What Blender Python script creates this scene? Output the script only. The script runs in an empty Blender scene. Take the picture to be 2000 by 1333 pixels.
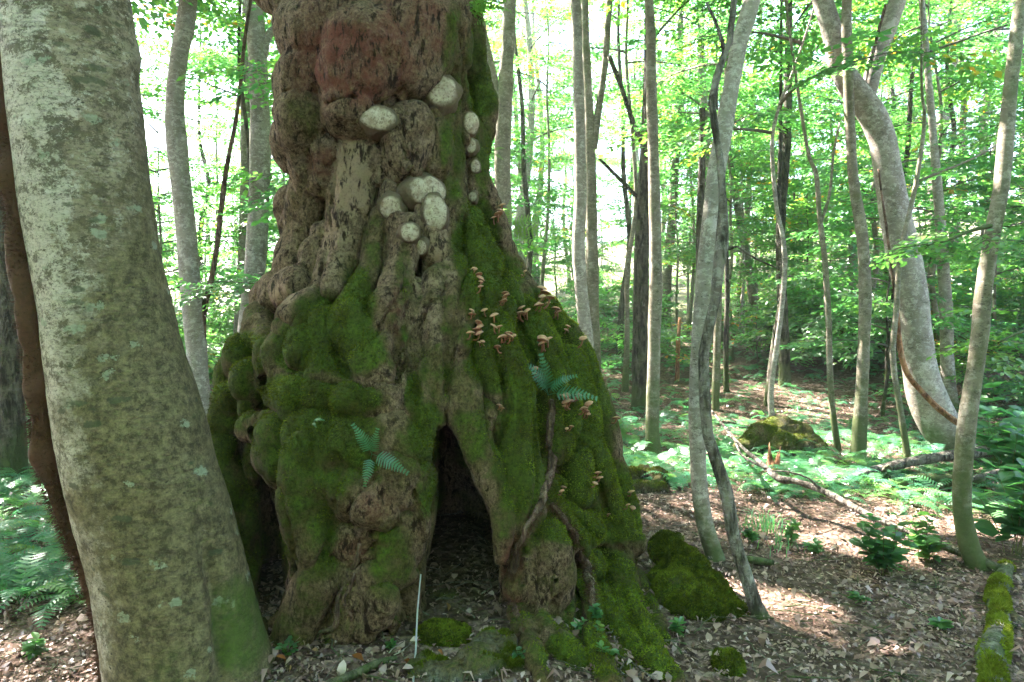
import bpy, math, random
import numpy as np
from mathutils import Vector, Matrix
from mathutils.bvhtree import BVHTree

sc = bpy.context.scene
COL = sc.collection
rad = math.radians

# ------------------------------------------------------------------ camera
F = 1333.3                      # focal length in photo pixels (24 mm)
CAMZ = 1.5
PITCH = -math.atan((666.5 - 600.0) / F)
cam_d = bpy.data.cameras.new('camera')
cam_d.sensor_width = 36.0
cam_d.lens = F / 2000.0 * 36.0
cam_d.clip_start = 0.05
cam_d.clip_end = 2000.0
cam = bpy.data.objects.new('camera', cam_d)
COL.objects.link(cam)
cam.location = (0, 0, CAMZ)
cam.rotation_euler = (rad(90) + PITCH, 0, 0)
sc.camera = cam

# ------------------------------------------------------------------ light
SUN = np.array([-0.62, 0.50, 1.0]); SUN /= np.linalg.norm(SUN)   # from the scene towards the sun
SUN_EL = math.asin(SUN[2]); SUN_AZ = math.atan2(SUN[0], SUN[1])
w = bpy.data.worlds.new('World'); sc.world = w; w.use_nodes = True
nt = w.node_tree
bg = nt.nodes['Background']
sky = nt.nodes.new('ShaderNodeTexSky'); sky.sky_type = 'NISHITA'; sky.sun_disc = False
sky.sun_elevation = SUN_EL; sky.sun_rotation = SUN_AZ
sky.air_density = 1.0; sky.dust_density = 2.0; sky.ozone_density = 1.0
nt.links.new(sky.outputs[0], bg.inputs[0]); bg.inputs[1].default_value = 0.08
sun_d = bpy.data.lights.new('sun', 'SUN'); sun_d.energy = 5.0; sun_d.angle = rad(0.53)
sun_d.color = (1.0, 0.95, 0.86)
sun = bpy.data.objects.new('sun', sun_d); COL.objects.link(sun)
sun.rotation_euler = Vector(-SUN).to_track_quat('-Z', 'Y').to_euler()
sc.view_settings.view_transform = 'Standard'; sc.view_settings.look = 'None'
sc.view_settings.gamma = 1.0; sc.view_settings.exposure = 4.3
sc.view_settings.use_curve_mapping = False
HAZE = 0.0012
cy = sc.cycles
cy.use_denoising = True; cy.denoiser = 'OPENIMAGEDENOISE'
cy.max_bounces = 5; cy.diffuse_bounces = 4; cy.transmission_bounces = 4; cy.glossy_bounces = 2
cy.transparent_max_bounces = 4; cy.volume_bounces = 1
cy.caustics_reflective = False; cy.caustics_refractive = False
cy.sample_clamp_indirect = 6.0
cy.use_light_tree = False
cy.use_adaptive_sampling = True; cy.adaptive_threshold = 0.025

# ------------------------------------------------------------------ maths helpers
CP, SP = math.cos(PITCH), math.sin(PITCH)
def ray(px, py):
    x = (px - 1000.0) / F; z = -(py - 666.5) / F
    return np.array([x, CP - SP * z, SP + CP * z])       # y component ~1
def at(px, py, depth):                                    # point on that ray where world y = depth
    r = ray(px, py); return np.array([0, 0, CAMZ]) + r * (depth / r[1])
def project(P):
    d = P - np.array([0, 0, CAMZ])
    yc = d[:, 1] * CP + d[:, 2] * SP; zc = -d[:, 1] * SP + d[:, 2] * CP
    return 1000 + F * d[:, 0] / yc, 666.5 - F * zc / yc
def sstep(a, b, x):
    t = np.clip((x - a) / (b - a), 0, 1); return t * t * (3 - 2 * t)
_lat = {}
def vnoise(P, scale, seed=0):                             # value noise -1..1
    if seed not in _lat:
        _lat[seed] = np.random.default_rng(seed + 77).uniform(-1, 1, (32, 32, 32)).astype(np.float32)
    L = _lat[seed]; Q = np.asarray(P) / scale
    i = np.floor(Q).astype(int); f = Q - i; f = f * f * (3 - 2 * f)
    i0 = i % 32; i1 = (i + 1) % 32
    x0, y0, z0 = i0[..., 0], i0[..., 1], i0[..., 2]; x1, y1, z1 = i1[..., 0], i1[..., 1], i1[..., 2]
    fx, fy, fz = f[..., 0], f[..., 1], f[..., 2]
    a = L[x0, y0, z0] * (1 - fx) + L[x1, y0, z0] * fx
    b = L[x0, y1, z0] * (1 - fx) + L[x1, y1, z0] * fx
    c = L[x0, y0, z1] * (1 - fx) + L[x1, y0, z1] * fx
    d = L[x0, y1, z1] * (1 - fx) + L[x1, y1, z1] * fx
    return (a * (1 - fy) + b * fy) * (1 - fz) + (c * (1 - fy) + d * fy) * fz
def fbm(P, scale, seed=0, n=3):
    s = 0; a = 1; t = 0
    for k in range(n):
        s = s + a * vnoise(P, scale / 2 ** k, seed + k); t += a; a *= 0.5
    return s / t
def worley(P, scale, seed=0):                             # F1, F2 in cell units
    rg = np.random.default_rng(seed + 5); J = rg.uniform(0, 1, (16, 16, 16, 3))
    Q = P / scale; i = np.floor(Q).astype(int)
    f1 = np.full(len(P), 9.0); f2 = np.full(len(P), 9.0)
    for dx in (-1, 0, 1):
        for dy in (-1, 0, 1):
            for dz in (-1, 0, 1):
                c = i + np.array([dx, dy, dz]); m = c % 16
                d = np.linalg.norm(c + J[m[:, 0], m[:, 1], m[:, 2]] - Q, axis=1)
                f2 = np.minimum(f2, np.maximum(f1, d)); f1 = np.minimum(f1, d)
    return f1, f2
def hgt(x, y):                                            # terrain height
    x = np.asarray(x, float); y = np.asarray(y, float)
    a = np.maximum(0, y - 9)
    h = 0.10 * a * (0.25 + 0.75 * sstep(-3, 4, x)) + 0.12 * np.maximum(0, x - 5) * sstep(4, 12, y)
    h = np.minimum(h, 14 + 0.02 * h)
    r2 = (x + 0.52) ** 2 + (y - 4.0) ** 2
    h = h + 0.15 * np.exp(-r2 / 0.9)
    P = np.stack([x, y, np.zeros_like(x)], -1)
    return h + 0.05 * vnoise(P, 1.7, 3) * sstep(2.0, 6.0, np.abs(y)) + 0.02 * vnoise(P, 0.45, 4)
def gnd(px, py):
    d = 3.0
    for _ in range(40):
        p = at(px, py, d); h = float(hgt(p[0], p[1]))
        r = ray(px, py); t = (h - CAMZ) / r[2] if r[2] < -1e-4 else 30
        d = 0.5 * d + 0.5 * min(max(t * r[1], 1.0), 60)
    p = at(px, py, d); p[2] = float(hgt(p[0], p[1])); return p
def norm(v):
    v = np.asarray(v, float); return v / (np.linalg.norm(v, axis=-1, keepdims=True) + 1e-12)

# ------------------------------------------------------------------ object helpers
def mk(name, V, Fc, mat, parent=None, smooth=True, attrs=None, loc=None):
    V = np.asarray(V, np.float32); Fc = np.asarray(Fc, np.int32)
    me = bpy.data.meshes.new(name)
    me.vertices.add(len(V)); me.vertices.foreach_set('co', V.ravel())
    n, k = Fc.shape
    me.loops.add(n * k); me.loops.foreach_set('vertex_index', Fc.ravel())
    me.polygons.add(n); me.polygons.foreach_set('loop_start', np.arange(n, dtype=np.int32) * k)
    me.polygons.foreach_set('use_smooth', np.full(n, smooth))
    me.update(calc_edges=True)
    for an, av in (attrs or {}).items():
        a = me.attributes.new(an, 'FLOAT', 'POINT'); a.data.foreach_set('value', np.asarray(av, np.float32))
    me.materials.append(mat)
    o = bpy.data.objects.new(name, me); COL.objects.link(o)
    if parent is not None: o.parent = parent
    if loc is not None: o.location = tuple(float(c) for c in loc)
    return o
def tag(o, label=None, cat=None, group=None, kind=None):
    if label: o['label'] = label
    if cat: o['category'] = cat
    if group: o['group'] = group
    if kind: o['kind'] = kind
    return o
def thing(name, label, cat, loc, group=None):
    o = bpy.data.objects.new(name, None); COL.objects.link(o)
    o.location = tuple(float(c) for c in loc); o.empty_display_size = 0.2
    return tag(o, label, cat, group)
def copy_tree(o, loc, rz, s, label=None, parent=None):
    c = o.copy(); COL.objects.link(c)
    if parent is None:
        c.location = tuple(float(v) for v in loc); c.rotation_euler = (0, 0, rz); c.scale = (s, s, s)
    else: c.parent = parent
    if label: c['label'] = label
    for ch in list(o.children): copy_tree(ch, None, 0, 1, None, c)
    return c
def join(parts):                                          # list of (V,F) with the same polygon size
    off = 0; Vs = []; Fs = []
    for V, Fc in parts:
        Vs.append(V); Fs.append(np.asarray(Fc) + off); off += len(V)
    return np.concatenate(Vs), np.concatenate(Fs)
def spline(P, step):                                      # Catmull-Rom through rows of P (any columns)
    P = np.asarray(P, float)
    if len(P) < 3:
        n = max(2, int(np.linalg.norm(P[1, :3] - P[0, :3]) / step) + 1)
        return P[0] + np.linspace(0, 1, n)[:, None] * (P[1] - P[0])
    Q = np.vstack([2 * P[0] - P[1], P, 2 * P[-1] - P[-2]]); out = []
    for i in range(1, len(Q) - 2):
        n = max(1, int(np.linalg.norm(Q[i + 1, :3] - Q[i, :3]) / step))
        t = (np.arange(n) / n)[:, None]
        a, b, c, d = Q[i - 1], Q[i], Q[i + 1], Q[i + 2]
        out.append(0.5 * (2 * b + (c - a) * t + (2 * a - 5 * b + 4 * c - d) * t ** 2 + (3 * b - a - 3 * c + d) * t ** 3))
    out.append(P[-1:]); return np.vstack(out)
def tube(P, R, sides=8, rough=0.0, seed=0, cap=True):
    P = np.asarray(P, float); R = np.maximum(np.asarray(R, float), 0.0005)
    T = norm(np.gradient(P, axis=0)); n = len(P)
    up = np.array([1.0, 0, 0]) if abs(T[0, 0]) < 0.8 else np.array([0, 1.0, 0])
    N = np.zeros_like(P); v = norm(np.cross(T[0], up))
    for i in range(n):
        v = norm(v - T[i] * np.dot(v, T[i])); N[i] = v
    B = np.cross(T, N)
    a = np.linspace(0, 2 * np.pi, sides, endpoint=False)
    ring = np.cos(a)[None, :, None] * N[:, None] + np.sin(a)[None, :, None] * B[:, None]
    V = P[:, None] + ring * R[:, None, None]
    if rough > 0:
        nz = fbm(V.reshape(-1, 3) * [1, 1, 0.6], max(R.max() * 1.8, 0.02), seed % 20, 3).reshape(n, sides)
        V = V + ring * (R[:, None] * rough * nz)[..., None]
    V = V.reshape(-1, 3)
    i, j = np.meshgrid(np.arange(n - 1), np.arange(sides), indexing='ij')
    j2 = (j + 1) % sides
    Fq = np.stack([i * sides + j, i * sides + j2, (i + 1) * sides + j2, (i + 1) * sides + j], -1).reshape(-1, 4)
    if cap:
        k = len(V); V = np.vstack([V, P[:1], P[-1:]]); e = (n - 1) * sides
        jj = np.arange(0, sides, 2)
        c0 = np.stack([np.full_like(jj, k), (jj + 2) % sides, (jj + 1) % sides, jj], -1)
        c1 = np.stack([np.full_like(jj, k + 1), e + jj, e + (jj + 1) % sides, e + (jj + 2) % sides], -1)
        Fq = np.vstack([Fq, c0, c1])
    return V, Fq

# ------------------------------------------------------------------ materials
def new_mat(name):
    m = bpy.data.materials.new(name); m.use_nodes = True
    nt = m.node_tree; nt.nodes.clear()
    out = nt.nodes.new('ShaderNodeOutputMaterial')
    return m, nt, out
class G:                                                   # small node-graph helper
    def __init__(s, nt): s.nt = nt; s.tc = nt.nodes.new('ShaderNodeTexCoord')
    def n(s, t, **kw):
        nd = s.nt.nodes.new(t)
        for k, v in kw.items(): setattr(nd, k, v)
        return nd
    def l(s, a, b): s.nt.links.new(a, b)
    def vec(s, scale=(1, 1, 1), src='Object'):
        m = s.n('ShaderNodeMapping'); m.inputs['Scale'].default_value = scale
        s.l(s.tc.outputs[src], m.inputs[0]); return m.outputs[0]
    def noise(s, vec, scale, detail=4, rough=0.6, dist=0.0):
        nd = s.n('ShaderNodeTexNoise'); nd.inputs['Scale'].default_value = scale
        nd.inputs['Detail'].default_value = detail; nd.inputs['Roughness'].default_value = rough
        nd.inputs['Distortion'].default_value = dist
        s.l(vec, nd.inputs['Vector']); return nd.outputs['Fac']
    def voro(s, vec, scale, feature='F1', out='Distance'):
        nd = s.n('ShaderNodeTexVoronoi', feature=feature); nd.inputs['Scale'].default_value = scale
        s.l(vec, nd.inputs['Vector']); return nd.outputs[out]
    def ramp(s, fac, stops, interp='LINEAR'):
        nd = s.n('ShaderNodeValToRGB'); cr = nd.color_ramp; cr.interpolation = interp
        while len(cr.elements) < len(stops): cr.elements.new(0.5)
        for e, (p, c) in zip(cr.elements, stops):
            e.position = p; e.color = (c, c, c, 1) if isinstance(c, (int, float)) else (*c, 1)
        s.l(fac, nd.inputs[0]); return nd.outputs[0]
    def mix(s, fac, a, b):
        nd = s.n('ShaderNodeMix', data_type='RGBA')
        for inp, v in ((nd.inputs[0], fac), (nd.inputs[6], a), (nd.inputs[7], b)):
            if hasattr(v, 'is_linked'): s.l(v, inp)
            elif isinstance(v, (int, float)): inp.default_value = v
            else: inp.default_value = (*v, 1)
        return nd.outputs[2]
    def math(s, op, a, b=0.0):
        nd = s.n('ShaderNodeMath', operation=op)
        for inp, v in ((nd.inputs[0], a), (nd.inputs[1], b)):
            if hasattr(v, 'is_linked'): s.l(v, inp)
            else: inp.default_value = v
        return nd.outputs[0]
    def attr(s, name):
        nd = s.n('ShaderNodeAttribute'); nd.attribute_name = name; return nd.outputs['Fac']
    def objrand(s): return s.n('ShaderNodeObjectInfo').outputs['Random']
    def z(s):
        sx = s.n('ShaderNodeSeparateXYZ'); s.l(s.tc.outputs['Object'], sx.inputs[0]); return sx.outputs[2]
    def nz(s):
        g = s.n('ShaderNodeNewGeometry'); sx = s.n('ShaderNodeSeparateXYZ'); s.l(g.outputs['Normal'], sx.inputs[0]); return sx.outputs[2]
    def bump(s, h, dist, strength=1.0, prev=None):
        nd = s.n('ShaderNodeBump'); nd.inputs['Distance'].default_value = dist; nd.inputs['Strength'].default_value = strength
        s.l(h, nd.inputs['Height'])
        if prev is not None: s.l(prev, nd.inputs['Normal'])
        return nd.outputs[0]
    def principled(s, out, col, rough=0.9, spec=0.2, normal=None):
        p = s.n('ShaderNodeBsdfPrincipled')
        if hasattr(col, 'is_linked'): s.l(col, p.inputs['Base Color'])
        else: p.inputs['Base Color'].default_value = (*col, 1)
        p.inputs['Roughness'].default_value = rough; p.inputs['Specular IOR Level'].default_value = spec
        if normal is not None: s.l(normal, p.inputs['Normal'])
        s.l(p.outputs[0], out.inputs[0]); return p

def leaf_material(name, stops, trans_gain=1.6, tfac=0.5, gloss=0.06):
    m, nt, out = new_mat(name); g = G(nt)
    t = g.math('ADD', g.attr('tint'), g.math('MULTIPLY', g.math('SUBTRACT', g.objrand(), 0.5), 0.25))
    c = g.ramp(t, stops)
    tr = g.n('ShaderNodeBsdfTranslucent'); df = g.n('ShaderNodeBsdfDiffuse'); gl = g.n('ShaderNodeBsdfGlossy')
    gl.inputs['Roughness'].default_value = 0.35; gl.inputs['Color'].default_value = (1, 1, 1, 1)
    mm = g.n('ShaderNodeMix', data_type='RGBA', blend_type='MULTIPLY'); mm.clamp_result = False
    mm.inputs[0].default_value = 1; g.l(c, mm.inputs[6]); mm.inputs[7].default_value = (trans_gain * 1.05, trans_gain * 1.12, trans_gain * 0.62, 1)
    g.l(c, df.inputs[0]); g.l(mm.outputs[2], tr.inputs[0])
    a = g.n('ShaderNodeMixShader'); a.inputs[0].default_value = tfac; g.l(df.outputs[0], a.inputs[1]); g.l(tr.outputs[0], a.inputs[2])
    b = g.n('ShaderNodeMixShader'); b.inputs[0].default_value = gloss; g.l(a.outputs[0], b.inputs[1]); g.l(gl.outputs[0], b.inputs[2])
    g.l(b.outputs[0], out.inputs[0]); return m
GREEN = [(0.0, (0.028, 0.090, 0.044)), (0.45, (0.046, 0.125, 0.042)), (0.85, (0.080, 0.15, 0.032)), (0.965, (0.12, 0.16, 0.02)), (1.0, (0.28, 0.12, 0.015))]
M_LEAF = leaf_material('beech_leaf', GREEN, 3.0, 0.55)
M_FERN = leaf_material('fern_leaf', [(0.0, (0.038, 0.14, 0.085)), (0.5, (0.055, 0.155, 0.065)), (1.0, (0.12, 0.20, 0.03))], 2.0, 0.45, 0.04)
M_LITTER = leaf_material('dry_leaf', [(0.0, (0.070, 0.038, 0.030)), (0.3, (0.175, 0.100, 0.082)), (0.6, (0.31, 0.195, 0.168)), (0.85, (0.44, 0.315, 0.285)), (0.97, (0.22, 0.11, 0.04)), (1.0, (0.26, 0.09, 0.025))], 0.8, 0.2, 0.05)

def bark(name, base, dark, pale, moss=0.25, lichen=0.4, mossh=0.8, rough_bark=0.0, tint_moss=(0.042, 0.056, 0.016)):
    m, nt, out = new_mat(name); g = G(nt)
    v = g.vec((1, 1, 1)); vh = g.vec((1, 1, 1.8)); vv = g.vec((1, 1, 0.25))
    n1 = g.noise(v, 3.5, 7, 0.7); n2 = g.noise(vh, 17, 8, 0.8); n3 = g.noise(v, 8, 7, 0.78)
    c = g.mix(g.ramp(n1, [(0.35, 0.0), (0.65, 1.0)]), dark, base)
    c = g.mix(g.math('MULTIPLY', g.ramp(n2, [(0.52, 0.0), (0.57, 1.0)]), lichen), c, pale)
    c = g.mix(g.math('MULTIPLY', g.ramp(n3, [(0.55, 0.0), (0.585, 1.0)]), lichen * 0.9), c, [x * 1.15 for x in pale])
    sp = g.voro(g.vec((1, 1, 2.2)), 26)
    c = g.mix(g.math('MULTIPLY', g.ramp(sp, [(0.10, 1.0), (0.2, 0.0)]), g.ramp(g.noise(v, 5, 2), [(0.45, 0.0), (0.6, 0.85)])), c, [x * 0.22 for x in dark])
    c = g.mix(g.ramp(g.noise(vh, 12, 8, 0.8), [(0.40, 0.7), (0.44, 0.0)]), c, [x * 0.55 for x in dark])
    if rough_bark > 0:
        rb = g.ramp(g.noise(vv, 22, 4, 0.7, 0.5), [(0.38, 0.0), (0.55, 1.0)])
        c = g.mix(rb, [x * 0.35 for x in dark], c)
    gr = g.math('SUBTRACT', 1.0, g.math('DIVIDE', g.z(), mossh))
    mm = g.math('ADD', g.math('MULTIPLY', g.math('MAXIMUM', gr, 0.0), 0.38), g.math('SUBTRACT', g.noise(v, 3.1, 5, 0.65), 0.62 - moss * 0.3))
    mf = g.ramp(mm, [(0.02, 0.0), (0.22, 0.85)])
    c = g.mix(mf, c, g.mix(g.noise(v, 40, 3), tint_moss, [x * 1.6 for x in tint_moss]))
    hb = g.math('ADD', g.math('MULTIPLY', n2, 0.5), g.math('MULTIPLY', g.noise(v, 60, 3), 0.5))
    bp = g.bump(hb, 0.006, 0.7)
    if rough_bark > 0: bp = g.bump(rb, 0.02 * rough_bark, 1.0, bp)
    g.principled(out, c, 0.85, 0.2, bp); return m
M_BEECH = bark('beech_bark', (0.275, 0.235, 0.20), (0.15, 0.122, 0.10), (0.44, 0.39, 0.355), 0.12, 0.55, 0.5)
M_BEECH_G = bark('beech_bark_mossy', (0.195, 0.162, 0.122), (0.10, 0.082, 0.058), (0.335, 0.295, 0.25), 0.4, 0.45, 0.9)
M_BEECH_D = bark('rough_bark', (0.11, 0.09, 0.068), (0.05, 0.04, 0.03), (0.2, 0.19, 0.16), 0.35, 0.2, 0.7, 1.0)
M_BROWN = bark('brown_bark', (0.17, 0.10, 0.07), (0.08, 0.045, 0.03), (0.30, 0.24, 0.2), 0.0, 0.25, 0.2, 0.6)
M_DEADWOOD = bark('dead_wood', (0.20, 0.17, 0.145), (0.085, 0.065, 0.05), (0.38, 0.36, 0.33), 0.05, 0.3, 0.12, 0.5)
M_TWIG = bark('twig_bark', (0.14, 0.12, 0.10), (0.07, 0.06, 0.05), (0.25, 0.24, 0.22), 0.0, 0.2, 0.01)
M_SNAG = bark('bare_red_wood', (0.36, 0.17, 0.09), (0.22, 0.09, 0.045), (0.45, 0.28, 0.18), 0.0, 0.3, 0.01, 0.5)
def simple(name, col, rough=0.8, noise=None):
    m, nt, out = new_mat(name); g = G(nt)
    c = col
    if noise: c = g.mix(g.noise(g.vec(), noise[0], 4), col, noise[1])
    g.principled(out, c, rough, 0.25); return m
M_CAP = simple('mushroom_cap', (0.28, 0.115, 0.065), 0.55, (35, (0.46, 0.25, 0.155)))
M_STEM = simple('mushroom_stem', (0.22, 0.09, 0.06), 0.7, (60, (0.3, 0.12, 0.07)))
M_HAIR = simple('root_fibre', (0.035, 0.018, 0.010), 0.9, (60, (0.10, 0.042, 0.022)))
M_FERN_STEM = simple('fern_stem', (0.10, 0.10, 0.03), 0.6)

def moss_blade_material():
    m, nt, out = new_mat('moss_blade'); g = G(nt)
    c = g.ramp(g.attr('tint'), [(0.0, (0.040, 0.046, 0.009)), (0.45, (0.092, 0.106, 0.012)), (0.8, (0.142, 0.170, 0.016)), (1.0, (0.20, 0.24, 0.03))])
    d = g.n('ShaderNodeBsdfDiffuse'); t = g.n('ShaderNodeBsdfTranslucent'); g.l(c, d.inputs[0]); g.l(c, t.inputs[0])
    a = g.n('ShaderNodeMixShader'); a.inputs[0].default_value = 0.35; g.l(d.outputs[0], a.inputs[1]); g.l(t.outputs[0], a.inputs[2])
    g.l(a.outputs[0], out.inputs[0]); return m
M_MOSS = moss_blade_material()

def mossy_surface(name, pale, dark, red):       # attributes: moss, pale, red
    m, nt, out = new_mat(name); g = G(nt); v = g.vec()
    vv = g.vec((1, 1, 0.35))
    n1 = g.noise(v, 5, 6, 0.65); n2 = g.noise(vv, 26, 6, 0.72, 0.25); n3 = g.noise(v, 90, 4, 0.7); n4 = g.noise(v, 30, 6, 0.78, 0.1)
    mid = [0.6 * a + 0.4 * b for a, b in zip(dark, pale)]
    c = g.mix(g.ramp(n1, [(0.35, 0.0), (0.66, 1.0)]), dark, mid)
    n5 = g.noise(g.vec((1, 1, 0.8)), 62, 7, 0.85)
    c = g.mix(g.ramp(n4, [(0.42, 0.0), (0.60, 0.75)]), c, [x * 0.72 for x in pale])
    c = g.mix(g.ramp(n5, [(0.52, 0.0), (0.60, 0.7)]), c, [x * 0.9 for x in pale])
    c = g.mix(g.ramp(n5, [(0.40, 0.85), (0.48, 0.0)]), c, [x * 0.3 for x in dark])
    c = g.mix(g.math('MULTIPLY', g.attr('red'), g.ramp(g.noise(v, 9, 4), [(0.35, 0.25), (0.6, 1.0)])), c, g.mix(n4, [x * 0.55 for x in red], [x * 1.3 for x in red]))
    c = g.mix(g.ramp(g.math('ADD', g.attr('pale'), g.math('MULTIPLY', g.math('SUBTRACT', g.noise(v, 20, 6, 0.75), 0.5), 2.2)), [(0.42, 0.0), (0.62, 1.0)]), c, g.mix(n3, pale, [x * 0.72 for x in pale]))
    c = g.mix(g.ramp(n2, [(0.40, 0.95), (0.47, 0.0)]), c, [x * 0.28 for x in dark])
    c = g.mix(g.ramp(n3, [(0.3, 0.55), (0.5, 0.0)]), c, [x * 0.4 for x in dark])
    mo = g.math('ADD', g.attr('moss'), g.math('MULTIPLY', g.math('SUBTRACT', g.noise(v, 11, 6, 0.75), 0.5), 1.5))
    mf = g.ramp(mo, [(0.34, 0.0), (0.70, 1.0)])
    mc = g.ramp(g.noise(v, 7, 5, 0.7), [(0.3, (0.058, 0.048, 0.011)), (0.5, (0.056, 0.072, 0.010)), (0.72, (0.095, 0.140, 0.015))])
    mc = g.mix(g.ramp(g.noise(v, 60, 5, 0.8), [(0.38, 0.9), (0.55, 0.0)]), mc, [0.016, 0.024, 0.005])
    film = g.ramp(g.math('ADD', g.attr('moss'), g.math('MULTIPLY', g.math('SUBTRACT', g.noise(v, 4, 5, 0.7), 0.5), 1.0)), [(0.10, 0.0), (0.40, 0.85)])
    c = g.mix(film, c, g.mix(g.ramp(n5, [(0.4, 0.0), (0.62, 1.0)]), (0.026, 0.019, 0.007), (0.125, 0.092, 0.034)))
    c = g.mix(mf, c, mc)
    bp = g.bump(n2, 0.030, 0.8); bp = g.bump(n4, 0.012, 0.7, bp); bp = g.bump(n3, 0.006, 0.7, bp)
    bp = g.bump(g.noise(v, 170, 2, 0.6), 0.006, 0.9, bp)
    g.principled(out, c, 0.92, 0.12, bp); return m
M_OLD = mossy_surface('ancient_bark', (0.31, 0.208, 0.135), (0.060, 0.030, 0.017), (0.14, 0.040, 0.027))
M_ROCK = mossy_surface('mossy_stone', (0.20, 0.195, 0.165), (0.06, 0.055, 0.045), (0.1, 0.08, 0.06))
def burl_material():
    m, nt, out = new_mat('pale_burl'); g = G(nt); v = g.vec()
    c = g.mix(g.ramp(g.noise(v, 26, 6, 0.7), [(0.35, 0.0), (0.6, 1.0)]), (0.25, 0.175, 0.125), (0.43, 0.345, 0.265))
    c = g.mix(g.ramp(g.noise(v, 60, 6, 0.8), [(0.42, 0.8), (0.48, 0.0)]), c, (0.13, 0.085, 0.05))
    c = g.mix(g.ramp(g.attr('rim'), [(0.35, 0.0), (0.8, 0.9)]), c, g.mix(g.noise(v, 45, 4), (0.11, 0.066, 0.04), (0.040, 0.028, 0.013)))
    c = g.mix(g.ramp(g.noise(g.vec((1, 1, 0.3)), 30, 3), [(0.66, 0.0), (0.70, 0.8)]), c, (0.10, 0.07, 0.05))
    g.principled(out, c, 0.85, 0.15, g.bump(g.noise(v, 70, 5, 0.7), 0.008, 0.9)); return m
M_BURL = burl_material()
def left_bark():
    m, nt, out = new_mat('smooth_beech_bark'); g = G(nt); v = g.vec()
    vh = g.vec((1, 1, 4.5)); vv = g.vec((1.0, 1.0, 0.35))
    side = g.attr('side'); low = g.attr('low'); moss = g.attr('moss')
    n1 = g.noise(v, 4, 6, 0.65, 0.4); n2 = g.noise(vh, 16, 5, 0.7, 0.4); nf = g.noise(v, 55, 5, 0.7)
    c = g.mix(g.ramp(n1, [(0.35, 0.0), (0.65, 1.0)]), (0.175, 0.130, 0.084), (0.285, 0.222, 0.155))
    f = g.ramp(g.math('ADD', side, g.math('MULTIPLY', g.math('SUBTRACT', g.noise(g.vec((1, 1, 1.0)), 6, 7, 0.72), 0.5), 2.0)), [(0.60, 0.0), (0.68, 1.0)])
    c = g.mix(g.math('MULTIPLY', f, 0.8), c, (0.46, 0.385, 0.315))  # paler left flank: light from the left put into the bark colour
    c = g.mix(g.ramp(g.noise(g.vec((1, 1, 1.3)), 11, 9, 0.82, 0.2), [(0.45, 0.9), (0.50, 0.0)]), c, (0.080, 0.062, 0.036))
    c = g.mix(g.ramp(g.noise(g.vec((1, 1, 1.6)), 70, 5, 0.8), [(0.38, 0.8), (0.47, 0.0)]), c, (0.06, 0.047, 0.03))
    c = g.mix(g.ramp(g.noise(g.vec((1, 1, 1.4)), 20, 8, 0.82), [(0.555, 0.0), (0.59, 0.7)]), c, (0.40, 0.34, 0.272))
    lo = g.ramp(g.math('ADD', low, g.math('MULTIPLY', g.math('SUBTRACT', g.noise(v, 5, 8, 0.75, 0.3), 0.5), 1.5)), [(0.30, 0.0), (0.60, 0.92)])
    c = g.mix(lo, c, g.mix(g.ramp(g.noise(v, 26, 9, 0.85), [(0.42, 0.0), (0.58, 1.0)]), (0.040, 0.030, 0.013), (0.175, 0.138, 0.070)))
    li = g.voro(g.vec((1, 1, 1.7)), 5.5); li2 = g.math('ADD', li, g.math('MULTIPLY', g.math('SUBTRACT', g.noise(v, 16, 7, 0.75), 0.5), 1.1))
    c = g.mix(g.math('MULTIPLY', g.ramp(li2, [(0.12, 0.85), (0.15, 0.0)]), 0.9), c, (0.24, 0.255, 0.18))
    dk = g.math('ADD', g.voro(g.vec((1, 1, 2.6)), 4.2), g.math('MULTIPLY', g.math('SUBTRACT', g.noise(v, 13, 5, 0.7), 0.5), 0.5))
    c = g.mix(g.ramp(dk, [(0.10, 0.75), (0.16, 0.0)]), c, (0.055, 0.062, 0.033))
    sp = g.voro(g.vec((1, 1, 1.5)), 24)
    c = g.mix(g.math('MULTIPLY', g.ramp(sp, [(0.10, 1.0), (0.17, 0.0)]), g.ramp(g.noise(v, 6, 3), [(0.46, 0.0), (0.58, 0.9)])), c, (0.03, 0.024, 0.016))
    wr = g.ramp(g.noise(g.vec((1, 1, 5)), 9, 5, 0.75, 2.0), [(0.40, 1.0), (0.47, 0.0)])
    c = g.mix(g.math('MULTIPLY', wr, 0.28), c, (0.07, 0.055, 0.035))
    mf = g.ramp(g.math('ADD', moss, g.math('MULTIPLY', g.math('SUBTRACT', g.noise(v, 8, 6, 0.75), 0.5), 1.2)), [(0.4, 0.0), (0.8, 0.9)])
    c = g.mix(mf, c, g.mix(nf, (0.025, 0.042, 0.007), (0.075, 0.11, 0.016)))
    fine = g.ramp(nf, [(0.34, 0.4), (0.5, 0.0)])
    c = g.mix(fine, c, (0.05, 0.04, 0.025))
    bp = g.bump(wr, 0.004, 0.6); bp = g.bump(n2, 0.004, 0.6, bp); bp = g.bump(nf, 0.005, 0.8, bp)
    g.principled(out, c, 0.85, 0.2, bp); return m
M_LEFT = left_bark()
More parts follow.
